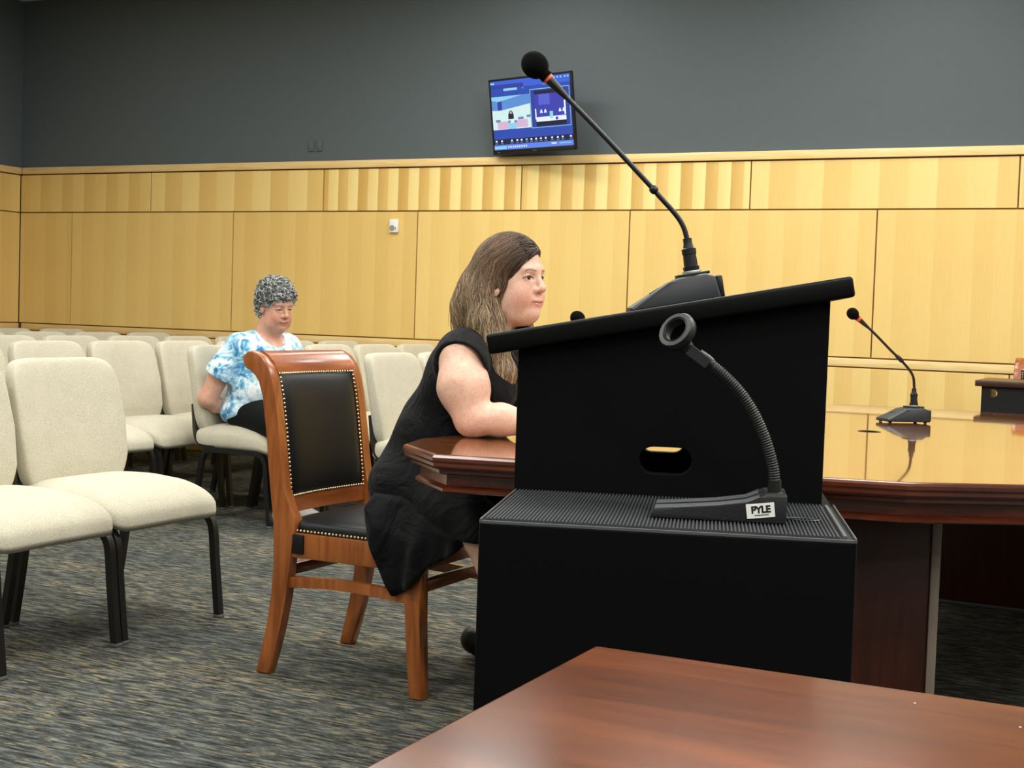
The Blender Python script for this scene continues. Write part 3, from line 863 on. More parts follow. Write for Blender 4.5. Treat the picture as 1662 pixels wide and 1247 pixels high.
# ------------------------------------------------------------------ desktop microphone stand on the ledge
bpos = on_height(1258, 851, LZ - .003)
ms = thing('microphone_stand', 'black microphone stand with a ribbed gooseneck and empty clip on the lectern ledge', 'microphone stand', (bpos.x, bpos.y, LZ - .0028), LROT)
def ms_local(p): return LI @ (Vector(p) - Vector((bpos.x, bpos.y, LZ - .0028)))
prof = [(.017, 0), (.017, .043), (-.016, .043), (-.024, .037), (-.045, .030), (-.09, .023), (-.150, .017), (-.186, .014), (-.190, .009), (-.190, 0)]
for nm, ya, yb in (('base_prong', 0.0, .052), ('base_prong', .062, .112)):
    pr_ = [(x, z) for x, z in prof]
    b_ = B().prism(pr_, lambda p: (p[0], ya, p[1]), lambda p: (p[0], yb, p[1]), .003)
    b_.obj(nm, M['castblack'], ms, 35)
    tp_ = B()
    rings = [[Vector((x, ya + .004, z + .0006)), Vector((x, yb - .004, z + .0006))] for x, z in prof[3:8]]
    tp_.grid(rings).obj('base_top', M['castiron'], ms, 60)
B().box((0, .057, .0215), (.033, .012, .041), .002).obj('base_bridge', M['castblack'], ms)
st_ = B().box((-.023, -.0008, .0195), (.043, .0012, .0225), .0002, rot=Matrix.Rotation(-.13, 4, 'Y'), seg=1)
sto = st_.obj('sticker', M['sticker'], ms)
cu = bpy.data.curves.new('t', 'FONT'); cu.body = 'PYLE'; cu.size = .0150; cu.extrude = .0002; cu.offset = .0006; cu.align_x = 'CENTER'; cu.space_character = .92
to = bpy.data.objects.new('t', cu); C.objects.link(to)
me = bpy.data.meshes.new_from_object(to.evaluated_get(bpy.context.evaluated_depsgraph_get()))
bpy.data.objects.remove(to)
lt = link_mesh('lettering', me, M['ink'], sto, 0)
lt.rotation_euler = (PI / 2, -.13, 0); lt.location = (-.022, -.0016, .0165)
B().box((-.021, -.0015, .0130), (.022, .0004, .0016), rot=Matrix.Rotation(-.13, 4, 'Y')).obj('fine_print', M['glide'], sto)
zd = ms_local(at_depth(1257, 803, bpos.y + .05)); depth = bpos.y + .05
def pl(px, py, dd=0.0): return ms_local(at_depth(px, py, depth + dd))
B().tube([pl(1257, 809), pl(1257, 800), pl(1257, 799), pl(1257, 779)], [.0125, .0125, .0108, .0105], 20).obj('socket', M['plasticblack'], ms)
gpts = [pl(*p) for p in ((1257, 781), (1255, 762), (1249, 737), (1239, 706), (1222, 669), (1200, 636), (1174, 609), (1150, 590))]
cm = catmull(gpts, 24)
# even spacing, then ribs
acc = [0.0]
for i in range(1, len(cm)): acc.append(acc[-1] + (cm[i] - cm[i - 1]).length)
nrib = 54; smp = []
for i in range(nrib * 4 + 1):
    a = acc[-1] * i / (nrib * 4); j = min(len(cm) - 2, int(np.searchsorted(acc, a, 'right')) - 1)
    t_ = (a - acc[j]) / max(1e-9, acc[j + 1] - acc[j]); smp.append(cm[j].lerp(cm[j + 1], t_))
B().tube(smp, [(.0080, .0094, .0096, .0082)[i % 4] for i in range(len(smp))], 14).obj('gooseneck', M['blackmetal'], ms, 180)
B().tube([pl(1153, 592), pl(1146, 586), pl(1133, 577)], [.0105, .0112, .0108], 18).obj('ferrule', M['plasticblack'], ms)
hd = (pl(1114, 563) - pl(1146, 590)).normalized()
B().tube([pl(1148, 590), pl(1130, 576), pl(1117, 566)], [.0145, .0150, .0150], 4, True, [(1, .55), (-1, .55), (-1, -.55), (1, -.55)], up=(0, 1, 0)).obj('clip_knuckle', M['plastic'], ms)
pv = pl(1121, 574, -.012)
B().lathe([(.0065, -.010), (.0065, .0015), (.0045, .0022), (0, .0022)], 16, Matrix.Translation(pv) @ Matrix.Rotation(PI / 2, 4, 'X')).obj('pivot_screw', M['plasticblack'], ms)
ax = (LI @ Vector((-.62, -.62, .48))).normalized()
ra = Vector((0, 0, 1)).rotation_difference(ax).to_matrix().to_4x4()
cc = pl(1099, 538)
clip = B(); n_ = 40
prof_c = [(.0190, -.010), (.0180, .004), (.0195, .0065), (.0215, .0055), (.0225, .0070), (.0290, .0065), (.0318, .002), (.0305, -.008), (.0280, -.010)]
clip.lathe(prof_c + [prof_c[0]], n_, Matrix.Translation(cc) @ ra)
# lathe caps would close the hole: drop them
for f in [f for f in clip.bm.faces if len(f.verts) > 4]: clip.bm.faces.remove(f)
clip.obj('clip_ring', M['plasticblack'], ms, 50)
B().tube([cc + (pl(1116, 565) - cc) * .55, pl(1119, 569)], [.012, .0095], 10).obj('clip_stem', M['plasticblack'], ms)

# ------------------------------------------------------------------ people: one implicit surface per body, meshed with surface nets
def smin(a, b, k):
    h = np.clip(.5 + .5 * (b - a) / k, 0, 1)
    return b + (a - b) * h - k * h * (1 - h)
def smax(a, b, k): return -smin(-a, -b, k)
def cap(P, a, b, r1, r2):
    a = np.array(a, np.float32); b = np.array(b, np.float32)
    ba = b - a; pa = P - a
    h = np.clip(pa @ ba / max(1e-9, ba @ ba), 0, 1)
    return np.linalg.norm(pa - h[:, None] * ba, axis=1) - (r1 + (r2 - r1) * h)
def ell(P, c, r):
    r = np.array(r, np.float32); q = P - np.array(c, np.float32)
    k0 = np.linalg.norm(q / r, axis=1); k1 = np.linalg.norm(q / (r * r), axis=1)
    return k0 * (k0 - 1) / np.maximum(k1, 1e-6)
def chain(P, pts, k=.02):
    d = None
    for (a, ra), (b, rb) in zip(pts[:-1], pts[1:]):
        e = cap(P, a, b, ra, rb); d = e if d is None else smin(d, e, k)
    return d
def axis(lo, hi, coarse, fine=None, f=None):
    out = [lo]
    while out[-1] < hi:
        x = out[-1]; st = fine if fine and f[0] <= x <= f[1] else coarse
        out.append(x + st)
    return np.array(out, np.float32)
def net(func, xs, ys, zs, blk=6):
    nx, ny, nz = len(xs), len(ys), len(zs)
    bi = [np.arange(0, n, blk) for n in (nx, ny, nz)]
    def ctr(a, i): 
        j = np.minimum(i + blk, len(a) - 1); return (a[i] + a[j]) / 2, (a[j] - a[i]) / 2
    (cx, hx_), (cy, hy_), (cz, hz_) = ctr(xs, bi[0]), ctr(ys, bi[1]), ctr(zs, bi[2])
    G = np.stack(np.meshgrid(cx, cy, cz, indexing='ij'), -1).reshape(-1, 3)
    Hd = np.stack(np.meshgrid(hx_, hy_, hz_, indexing='ij'), -1).reshape(-1, 3)
    dc = func(G.astype(np.float32))
    act = np.abs(dc) < np.linalg.norm(Hd, axis=1) * 1.25 + .012
    shp = (len(cx), len(cy), len(cz))
    D = np.repeat(np.repeat(np.repeat(np.where(dc > 0, 1., -1.).reshape(shp).astype(np.float32), blk, 0), blk, 1), blk, 2)[:nx, :ny, :nz].copy()
    A = np.repeat(np.repeat(np.repeat(act.reshape(shp), blk, 0), blk, 1), blk, 2)[:nx, :ny, :nz]
    idx = np.argwhere(A)
    for s in range(0, len(idx), 400000):
        I = idx[s:s + 400000]
        P = np.stack([xs[I[:, 0]], ys[I[:, 1]], zs[I[:, 2]]], 1)
        D[I[:, 0], I[:, 1], I[:, 2]] = func(P)
    neg = D < 0
    cnt = np.zeros((nx - 1, ny - 1, nz - 1), np.int8)
    for a in (0, 1):
        for b in (0, 1):
            for c in (0, 1): cnt += neg[a:nx - 1 + a, b:ny - 1 + b, c:nz - 1 + c]
    cells = np.argwhere((cnt > 0) & (cnt < 8))
    vid = np.full(cnt.shape, -1, np.int32); vid[tuple(cells.T)] = np.arange(len(cells))
    V = np.zeros((len(cells), 3)); n = np.zeros(len(cells))
    corners = [(a, b, c) for a in (0, 1) for b in (0, 1) for c in (0, 1)]
    for i, p in enumerate(corners):
        for q in corners[i + 1:]:
            if sum(abs(u - v) for u, v in zip(p, q)) != 1: continue
            ia, ib = cells + np.array(p), cells + np.array(q)
            da, db = D[tuple(ia.T)], D[tuple(ib.T)]
            m = (da < 0) != (db < 0)
            t_ = np.where(m, da / np.where(m, da - db, 1), 0)[:, None]
            pa = np.stack([xs[ia[:, 0]], ys[ia[:, 1]], zs[ia[:, 2]]], 1); pb = np.stack([xs[ib[:, 0]], ys[ib[:, 1]], zs[ib[:, 2]]], 1)
            V += np.where(m[:, None], pa + (pb - pa) * t_, 0); n += m
    V /= n[:, None]
    F = []
    for ax_ in range(3):
        lo = [slice(1, -1)] * 3; lo[ax_] = slice(0, -1); hi = list(lo); hi[ax_] = slice(1, None)
        a, b = neg[tuple(lo)], neg[tuple(hi)]
        E_ = np.argwhere(a != b)
        off = np.array([1, 1, 1]); off[ax_] = 0
        E_ = E_ + off
        u, v = [(1, 2), (2, 0), (0, 1)][ax_]
        def cell(du, dv):
            I = E_.copy(); I[:, u] += du; I[:, v] += dv
            I = np.minimum(np.maximum(I, 0), np.array(vid.shape) - 1)
            return vid[tuple(I.T)]
        q = np.stack([cell(-1, -1), cell(0, -1), cell(0, 0), cell(-1, 0)], 1)
        fl = ~neg[tuple(E_.T)]
        q[fl] = q[fl][:, ::-1]
        F.append(q[(q >= 0).all(1)])
    return V, np.concatenate(F)
def np_mesh(name, V, F, m, parent, cols=None):
    me = bpy.data.meshes.new(name)
    me.vertices.add(len(V)); me.vertices.foreach_set('co', np.asarray(V, np.float32).ravel())
    k = F.shape[1]
    me.loops.add(F.size); me.loops.foreach_set('vertex_index', F.astype(np.int32).ravel())
    me.polygons.add(len(F)); me.polygons.foreach_set('loop_start', np.arange(0, F.size, k, dtype=np.int32)); me.polygons.foreach_set('loop_total', np.full(len(F), k, np.int32))
    me.update(calc_edges=True); me.validate()
    if cols is not None:
        at = me.color_attributes.new('tint', 'FLOAT_COLOR', 'POINT')
        at.data.foreach_set('color', np.concatenate([cols, np.ones((len(cols), 1))], 1).astype(np.float32).ravel())
    return link_mesh(name, me, m, parent, 180)
def tint_mat(name, rough, spec=.4, sss=0.0, bump=0, bs=300, sheen=0, mottle=False):
    x = N(name); a = x.n('Attribute', attribute_name='tint')
    if mottle:
        f = x.math('ADD', x.math('MULTIPLY', x.noise(x.coord(), 38, 4, .7), .6), x.math('MULTIPLY', x.noise(x.coord(), 160, 2), .4))
        x.col(x.mix(1.0, a.outputs['Color'], x.ramp(f, [(.35, (.86, .78, .74, 1)), (.62, (1.06, 1.05, 1.04, 1))]), 'MULTIPLY'))
    else: x.col(a.outputs['Color'])
    x.set(rough=rough, spec=spec, sss=sss, sheen=sheen)
    x.b.inputs['Subsurface Radius'].default_value = (.012, .004, .002); x.b.inputs['Subsurface Scale'].default_value = 1.0
    if bump: x.bump(x.noise(x.coord(), bs, 2), bump, .0006)
    return x.m
M['skin'] = tint_mat('skin', .46, .4, .08, .15, 500, 0, True)
M['hair'] = tint_mat('hair', .5, .3)
M['curls'] = tint_mat('grey_hair', .5, .4)
M['eye'] = tint_mat('eye', .12, .6)
def blackcloth():
    x = N('black_cloth'); v = x.coord()
    x.col(x.mix(x.noise(v, 6, 3), lin('050608'), lin('0b0c0f')))
    x.set(rough=.8, spec=.15, sheen=.04)
    h = x.math('ADD', x.math('MULTIPLY', x.noise(v, 9, 3, .5, 1.5), 1.0), x.math('MULTIPLY', x.noise(v, 500, 1), .03))
    x.bump(h, .9, .02); return x.m
M['dress'] = blackcloth()
M['trousers'] = plain('black_trousers', '0e0f12', .8, 0, .2, 20, .1, .3, 40)
def tiedye():
    x = N('tie_dye'); v = x.coord()
    a = x.noise(v, 6.5, 4, .62, 1.2); b = x.noise(v, 15, 3, .6, 2.0); c = x.noise(x.coord((1, 1, 2.2)), 4, 2, .5, .6)
    f = x.math('ADD', x.math('MULTIPLY', a, .6), x.math('MULTIPLY', b, .4))
    base = x.ramp(f, [(.43, lin('eef5f8')), (.49, lin('c4e2ee')), (.525, lin('7dbcdc')), (.57, lin('3580b8')), (.66, lin('1c4f88'))])
    x.col(x.mix(x.ramp(c, [(.45, (0, 0, 0, 1)), (.6, (.35, .35, .35, 1))]), base, lin('d8eef6')))
    x.set(rough=.85, spec=.15, sheen=.2)
    x.bump(x.noise(v, 8, 3, .5, 1.2), .35, .012); return x.m
M['tiedye'] = tiedye()

def head_sdf(H, kind):
    """H: points in the head's own frame (x forward, y left, z up)"""
    old = kind == 'old'
    A = H.copy(); A[:, 1] = np.abs(A[:, 1])            # left-right symmetric
    d = ell(A, (-.012, 0, .036), (.098, .076, .094))
    d = smin(d, ell(A, (.030, 0, -.030), (.062, .066, .088)), .03)
    d = smin(d, ell(A, (.034, 0, -.067), (.052, .060, .044)), .025)     # jaw
    d = smin(d, ell(A, (.073, 0, -.093), (.024, .024, .020)), .022)     # chin
    d = smin(d, ell(A, (.050, .035, -.043), (.035, .028, .035)), .02)   # cheek
    if old:
        d = smin(d, ell(A, (.040, .045, -.080), (.035, .024, .030)), .02)
        d = smin(d, ell(A, (.025, 0, -.115), (.05, .045, .030)), .03)
    else:
        d = smin(d, ell(A, (.020, 0, -.105), (.055, .046, .026)), .03)
    d = smin(d, cap(A, (.080, 0, .034), (.070, .040, .034), .013, .011), .014)   # brow
    d = smax(d, -ell(A, (.096, .032, .013), (.018, .019, .012)), .010)  # eye socket
    d = smin(d, ell(A, (.0715, .032, .011), (.0142, .0158, .0140)), .004)        # lids
    d = smax(d, -ell(A, (.0900, .0325, .0095 if not old else .006), (.0150, .0160, .0062 if not old else .0034)), .0015)
    n = cap(A, (.084, 0, .024), (.104, 0, -.012), .0080, .0100)
    n = smin(n, ell(A, (.1065, 0, -.0195), (.0125, .0125, .0110)), .008)
    n = smin(n, ell(A, (.094, .0135, -.0245), (.0120, .0075, .0085)), .006)
    d = smin(d, n, .009)
    d = smax(d, -ell(A, (.100, .0065, -.0325), (.006, .0035, .004)), .003)
    d = smin(d, ell(A, (.083, 0, -.057), (.016, .028, .018)), .012)     # muzzle
    lip = cap(A, (.0965, .0, -.0555), (.082, .0295, -.0570), .0042, .0026)
    lip = smin(lip, cap(A, (.0950, .0, -.0665), (.082, .0275, -.0590), .0052, .0024), .003)
    d = smin(d, lip, .005)
    d = smax(d, -cap(A, (.1030, .0, -.0608), (.0850, .0330, -.0565), .0018, .0014), .002)
    ez = -.006 if old else -.020
    e = ell(A, (-.006, .077, ez), (.020, .008, .031))
    e = smax(e, -ell(A, (.002, .085, ez + .004), (.010, .006, .017)), .004)
    d = smin(d, e, .006)
    return d
def face_tint(H, base, kind):
    n = len(H); c = np.tile(np.array(base), (n, 1)); A = np.abs(H[:, 1])
    def blend(mask, col): 
        nonlocal c
        m = np.clip(mask, 0, 1)[:, None]; c = c * (1 - m) + np.array(col) * m
    g = lambda px, py, pz, s: np.exp(-(((H[:, 0] - px) / s) ** 2 + ((A - py) / s) ** 2 + ((H[:, 2] - pz) / s) ** 2))
    red = (base[0] * .95, base[1] * .62, base[2] * .58)
    blend(.65 * g(.07, .045, -.045, .03), red)
    blend(.40 * g(.110, 0, -.022, .018), red)
    blend(.4 * g(.07, 0, -.1, .025), red)
    front = (H[:, 0] > .07)
    zc = -.0660 + .0004 * 0
    lipm = front & (A < .029) & (H[:, 2] < -.0525) & (H[:, 2] > -.0718 + .40 * np.maximum(0, A - .008)) & (H[:, 0] > .0915 - .40 * A)
    blend(lipm * .65, (base[0] * .80, base[1] * .45, base[2] * .45))
    ml = front & (A < .027) & (np.abs(H[:, 2] + .0607 - .12 * A) < .0017)
    blend(ml * .85, (base[0] * .28, base[1] * .12, base[2] * .12))
    bz = .0325 + .14 * np.minimum(A - .018, .016) - .30 * np.maximum(0, A - .036)
    br = (H[:, 0] > .04) & (A > .013) & (A < .050) & (np.abs(H[:, 2] - bz) < .0027)
    blend(br * (.62 if kind != 'old' else .35), (.07, .045, .03) if kind != 'old' else (.25, .2, .18))
    lash = (H[:, 0] > .05) & (A > .015) & (A < .050) & (np.abs(H[:, 2] - (.0165 - 24 * (A - .032) ** 2 - (.005 if kind == 'old' else 0))) < .0023)
    blend(lash * .85, (.03, .02, .018))
    blend(.5 * g(.088, .033, -.001, .010), (base[0] * .8, base[1] * .6, base[2] * .6))
    return c
def rotm(yaw=0, pitch=0, roll=0):
    return np.array(Matrix.Rotation(yaw, 3, 'Z') @ Matrix.Rotation(pitch, 3, 'Y') @ Matrix.Rotation(roll, 3, 'X'), np.float32)
def eyes(root, hc, R, iris, sc=1.0):
    # iris and pupil look straight ahead
    for sy in (1, -1):
        c = Vector(hc) + Vector((R @ np.array((.0702, sy * .032, .0105))) * sc)
        b = bmesh.new(); bmesh.ops.create_uvsphere(b, u_segments=24, v_segments=16, radius=.0130 * sc)
        me = bpy.data.meshes.new('eye'); b.to_mesh(me); b.free()
        V = np.array([v.co[:] for v in me.vertices]); g = np.array(R) @ np.array((1, 0, 0)) 
        dt = V @ g / (.0130 * sc)
        col = np.tile(np.array((.62, .57, .53)), (len(V), 1)); col[dt > .78] = iris; col[dt > .93] = (.01, .008, .008)
        at = me.color_attributes.new('tint', 'FLOAT_COLOR', 'POINT'); at.data.foreach_set('color', np.concatenate([col, np.ones((len(V), 1))], 1).astype(np.float32).ravel())
        o = link_mesh('eye', me, M['eye'], root, 180); o.location = c
def grad(func, P, e=.002):
    g = np.zeros_like(P)
    for i in range(3):
        q = P.copy(); q[:, i] += e; r = P.copy(); r[:, i] -= e; g[:, i] = func(q) - func(r)
    return g / np.maximum(1e-6, np.linalg.norm(g, axis=1))[:, None]
def strands_mesh(name, paths, radii, cols, m, parent, sides=4):
    """paths (n, k, 3): every strand a thin tapered tube"""
    n, k, _ = paths.shape
    T = np.gradient(paths, axis=1); T /= np.maximum(1e-9, np.linalg.norm(T, axis=2))[..., None]
    ref = np.tile(np.array((.3, .8, .5)), (n, k, 1))
    u = np.cross(T, ref); u /= np.maximum(1e-9, np.linalg.norm(u, axis=2))[..., None]; v = np.cross(T, u)
    V = np.zeros((n, k, sides, 3))
    for j in range(sides):
        a = 2 * PI * j / sides
        V[:, :, j] = paths + (u * math.cos(a) + v * math.sin(a)) * radii[..., None]
    I = np.arange(n * k * sides).reshape(n, k, sides)
    a, b = I[:, :-1], I[:, 1:]
    F = np.stack([a, np.roll(a, -1, 2), np.roll(b, -1, 2), b], -1).reshape(-1, 4)
    return np_mesh(name, V.reshape(-1, 3), F, m, parent, np.repeat(cols, k * sides, axis=0) if cols.ndim == 2 else np.repeat(cols.reshape(-1, 3), sides, axis=0))

# ---- the woman at the table
wom = thing('person', 'person with long brown hair in a black dress, leaning on the table behind the lectern', 'person', (-.25, 4.2, 0), SIDE_ROT)
WHC = np.array((.262, .018, 1.212), np.float32); WR = rotm(-.17, .03, 0)
def w_torso(P, e=0.0):
    d = ell(P, (.0, 0, .605), (.150 + e, .190 + e, .125 + e))
    d = smin(d, ell(P, (.070, 0, .745), (.140 + e, .168 + e, .14 + e)), .06)
    d = smin(d, ell(P, (.140, 0, .90), (.122 + e, .160 + e, .15 + e)), .06)
    A = P.copy(); A[:, 1] = np.abs(A[:, 1])
    d = smin(d, ell(A, (.235, .072, .885), (.075 + e, .078 + e, .075 + e)), .03)
    d = smin(d, cap(A, (.175, 0, .985), (.185, .150, .980), .070 + e, .060 + e), .04)
    return d
def w_arms(P):
    d = chain(P, [((.200, -.170, .985), .062), ((.225, -.200, .90), .070), ((.262, -.212, .812), .050)], .03)
    d = smin(d, chain(P, [((.262, -.212, .812), .046), ((.34, -.185, .814), .044), ((.475, -.120, .800), .027)], .02), .02)
    l = chain(P, [((.190, .170, .985), .060), ((.215, .215, .90), .064), ((.25, .230, .815), .048)], .03)
    l = smin(l, chain(P, [((.25, .230, .815), .046), ((.36, .17, .812), .042), ((.49, .06, .800), .027)], .02), .02)
    # hands: palm, four fingers and a thumb each, resting on the table
    for (wx, wy, dx, dy, s) in ((.475, -.120, .87, .49, 1), (.49, .06, .87, -.49, -1)):
        px_, py_ = -dy, dx
        at = lambda f, o, z: (wx + dx * f + px_ * o, wy + dy * f + py_ * o, z)
        h = cap(P, at(.02, 0, .792), at(.07, 0, .786), .022, .024)
        h = smin(h, cap(P, at(.065, -.018, .784), at(.065, .018, .784), .014, .014), .012)
        for o, L_ in ((-.027, .052), (-.009, .066), (.009, .062), (.027, .048)):
            h = smin(h, chain(P, [(at(.075, o, .786), .0095), (at(.075 + L_ * .5, o * 1.15, .785), .009), (at(.075 + L_, o * 1.2, .773), .0075)], .006), .006)
        h = smin(h, chain(P, [(at(.025, s * .024, .788), .012), (at(.055, s * .050, .784), .010), (at(.080, s * .058, .776), .0085)], .006), .010)
        if s == 1: d = smin(d, h, .015)
        else: l = smin(l, h, .015)
    return np.minimum(d, l)
W_KR, W_KL = (.330, -.235, .490), (.38, .16, .485)
def w_legs(P, e=0.0):
    d = cap(P, (.03, -.09, .585), W_KR, .098 + e, .068 + e)
    d = smin(d, cap(P, (.03, .09, .585), W_KL, .098 + e, .068 + e), .03)
    return d
def w_shins(P):
    d = chain(P, [(W_KR, .062), ((.385, -.220, .34), .054), ((.475, -.200, .10), .036), ((.495, -.198, .055), .034), ((.58, -.19, .035), .028)], .02)
    return np.minimum(d, chain(P, [(W_KL, .062), ((.28, .20, .36), .056), ((.10, .262, .13), .036), ((.07, .27, .075), .034), ((.13, .285, .03), .027)], .02))
def w_head(P): return head_sdf((P - WHC) @ WR, 'young')
def w_body(P):
    d = smin(w_torso(P, -.004), w_arms(P), .035)
    d = smin(d, chain(P, [((.165, 0, .99), .062), ((.205, 0, 1.06), .056), ((.232, .008, 1.13), .055)], .03), .03)
    d = smin(d, w_legs(P, -.004), .04); d = smin(d, w_shins(P), .02)
    return smin(d, w_head(P), .022)
xs = axis(-.2, .72, .0062, .0020, (.24, .40)); ys = axis(-.36, .36, .0066, .0022, (-.085, .10)); zs = axis(0, 1.37, .0066, .0020, (1.08, 1.28))
V, F = net(w_body, xs, ys, zs)
skin_w = np.array(lin('dfb8a3')[:3])
H = (V - WHC) @ WR
col = np.tile(skin_w, (len(V), 1)); hm = V[:, 2] > 1.04
col[hm] = face_tint(H[hm], skin_w, 'young')
fl_ = np.exp(-(((V[:, 0] - .25) / .08) ** 2 + ((V[:, 2] - .80) / .05) ** 2)) * (V[:, 1] < -.1) * .35
col = col * (1 - fl_[:, None]) + np.array((.72, .36, .29)) * fl_[:, None]
np_mesh('body', V, F, M['skin'], wom, col)
eyes(wom, WHC, WR, (.030, .018, .012))
def w_dress(P):
    rip = .004 * np.sin(38 * P[:, 2] + 9 * P[:, 0] + 6 * np.sin(7 * P[:, 1])) + .003 * np.sin(23 * P[:, 0] - 31 * P[:, 2] + 4 * P[:, 1])
    d = w_torso(P, .012)
    A = P.copy(); A[:, 1] = np.abs(A[:, 1])
    d = smin(d, w_legs(P, .018), .05)
    d = smin(d, ell(P, (.02, 0, .55), (.15, .215, .06)), .05)
    # cap sleeve
    sl_ = cap(A, (.180, .120, .990), (.210, .188, .960), .078, .080)
    sl_ = smax(sl_, (A[:, 1] * .93 - A[:, 2] * .36) - (.2 * .93 - .965 * .36), .006)
    d = smin(d, sl_, .025)
    d = d + rip * np.clip((1.0 - P[:, 2]) * 4, 0, 1)
    arm = chain(A, [((.215, .205, .955), .070), ((.228, .205, .88), .078), ((.25, .212, .80), .07)], .03)
    d = smax(d, -arm, .006)                                            # armholes
    d = smax(d, -cap(P, (.215, 0, 1.05), (.30, 0, 1.10), .066, .10), .006)    # neckline
    d = smax(d, -(P[:, 2] - .478), .006)
    return d
V, F = net(w_dress, axis(-.22, .50, .0055), axis(-.36, .30, .0055), axis(.45, 1.12, .0055))
dress = np_mesh('dress', V, F, M['dress'], wom)
# the skirt hanging over the near side of the seat
xs_ = [-.045, -.030, -.013, .012, .035, .057, .085, .12, .145, .168, .20, .23, .262, .285]
zb_ = [.500, .470, .433, .375, .325, .290, .305, .325, .352, .388, .405, .42, .44, .47]
sk = B(); rings = []
for j in range(13):
    v = j / 12; ring = []
    for i in range(41):
        x = xs_[0] + (xs_[-1] - xs_[0]) * i / 40
        z0 = float(np.interp(x, xs_, zb_)); zt = .575 - .3 * max(0, x - .15)
        z = zt + (z0 - zt) * v
        y = -.225 - .058 * min(1, v * 2.2) - .012 * v * math.sin(x * 52 + 1.2) - .006 * math.sin(x * 95 + v * 3) * v + (.030 * (1 - v * 2.2) if v < .45 else 0) * 0
        ring.append(Vector((x + .02 * v * (x - .1), y, z)))
    rings.append(ring)
sk.grid(rings)
sko = sk.obj('skirt_drape', M['dress'], wom, 180)
md = sko.modifiers.new('s', 'SOLIDIFY'); md.thickness = .006; md.offset = 0
# a soft collar at the throat
B().superq((.288, .030, 1.058), (.030, .040, .014), .8, .8, 20, 12, lambda p: Vector((p.x, p.y, p.z + .010 * math.sin(p.y * 90)))).obj('collar', M['dress'], wom, 180)
# shoes
for nm, a, b, c in (('shoe', (.465, -.200, .045), (.52, -.197, .035), (.61, -.19, .030)), ('shoe', (.045, .262, .06), (.085, .272, .045), (.165, .290, .028))):
    f_ = lambda P: smax(smin(cap(P, a, b, .046, .044), cap(P, b, c, .044, .034), .02), -(P[:, 2] - .003), .004)
    lo, hi = np.minimum(a, c) - .07, np.maximum(a, c) + .07
    V, F = net(f_, axis(lo[0], hi[0], .006), axis(lo[1], hi[1], .006), axis(-.01, .13, .006))
    np_mesh(nm, V, F, M['leather'], wom)
# hair: a sculpted mass with combed strands lying on it
def w_hair_l(Q):
    d = ell(Q, (-.018, 0, .040), (.108, .087, .102))
    cutp = (Q[:, 0] * .777 - Q[:, 2] * .629) - .0110 + .10 * np.maximum(0, -Q[:, 1] - .06)
    cutp = cutp + .30 * (Q[:, 1] + .01) * (Q[:, 0] > 0)
    d = smax(d, cutp, .010)
    d = smin(d, ell(Q, (.012, -.071, -.004), (.017, .010, .030)), .008)
    d = smin(d, chain(Q, [((-.055, 0, .035), .078), ((-.082, -.006, -.04), .088), ((-.108, -.012, -.10), .084), ((-.115, -.02, -.138), .056)], .03), .02)
    d = smin(d, chain(Q, [((-.045, -.052, .02), .040), ((-.050, -.070, -.06), .044), ((-.020, -.092, -.13), .046), ((.010, -.098, -.19), .040), ((.042, -.084, -.27), .034), ((.060, -.072, -.345), .014)], .03), .025)
    d = smin(d, chain(Q, [((-.045, .052, .02), .040), ((-.050, .070, -.06), .044), ((-.045, .082, -.14), .044), ((-.040, .09, -.22), .03)], .03), .025)
    d = smax(d, -ell(Q, (.058, 0, -.045), (.066, .072, .085)), .006)
    d = smax(d, -ell(Q, (.006, -.088, -.040), (.013, .030, .020)), .006)         # the ear shows
    return d
def w_hair(P):
    Q = (P - WHC) @ WR
    d = w_hair_l(Q)
    ang = np.arctan2(Q[:, 1], Q[:, 0] + .02)
    groove = np.sin(ang * 46 + 9 * np.sin(Q[:, 2] * 22 + ang * 3)) * .0022 + np.sin(ang * 21 + Q[:, 2] * 35) * .0022
    return d + groove * np.clip((.12 - Q[:, 2]) * 12, .25, 1)
V, F = net(w_hair, axis(.02, .42, .0042), axis(-.16, .18, .0042), axis(.82, 1.37, .0042))
brown = np.array(lin('644c39')[:3]); dk_ = np.array(lin('2c2019')[:3]); lt_ = np.array(lin('b39b79')[:3])
Q = (V - WHC) @ WR
def hair_col(Q, r):
    t_ = np.clip((.05 - Q[:, 2]) * 4.0 + (-Q[:, 0] - .0) * 2.5 + r * .5, 0, 1)
    front = np.clip((Q[:, 0] + .005) * 18, 0, 1) * np.clip((Q[:, 2] + .07) * 20, 0, 1)
    c = brown * (1 - t_[:, None]) + (brown * .35 + lt_ * .65) * t_[:, None]
    return c * (1 - .75 * front[:, None]) + dk_ * .75 * front[:, None]
hair = np_mesh('hair', V, F, M['hair'], wom, hair_col(Q, np.sin(Q[:, 1] * 300) * .3) * .5)
top_ = np.where((Q[:, 2] > .06))[0]
samp = np.concatenate([RNG.choice(len(V), 3200), RNG.choice(top_, 1500)])
p = Q[samp].astype(np.float32); k = 16; path = np.zeros((len(p), k, 3)); path[:, 0] = p
fq = w_hair_l
step = .010
ph = RNG.uniform(0, 6.28, len(p))
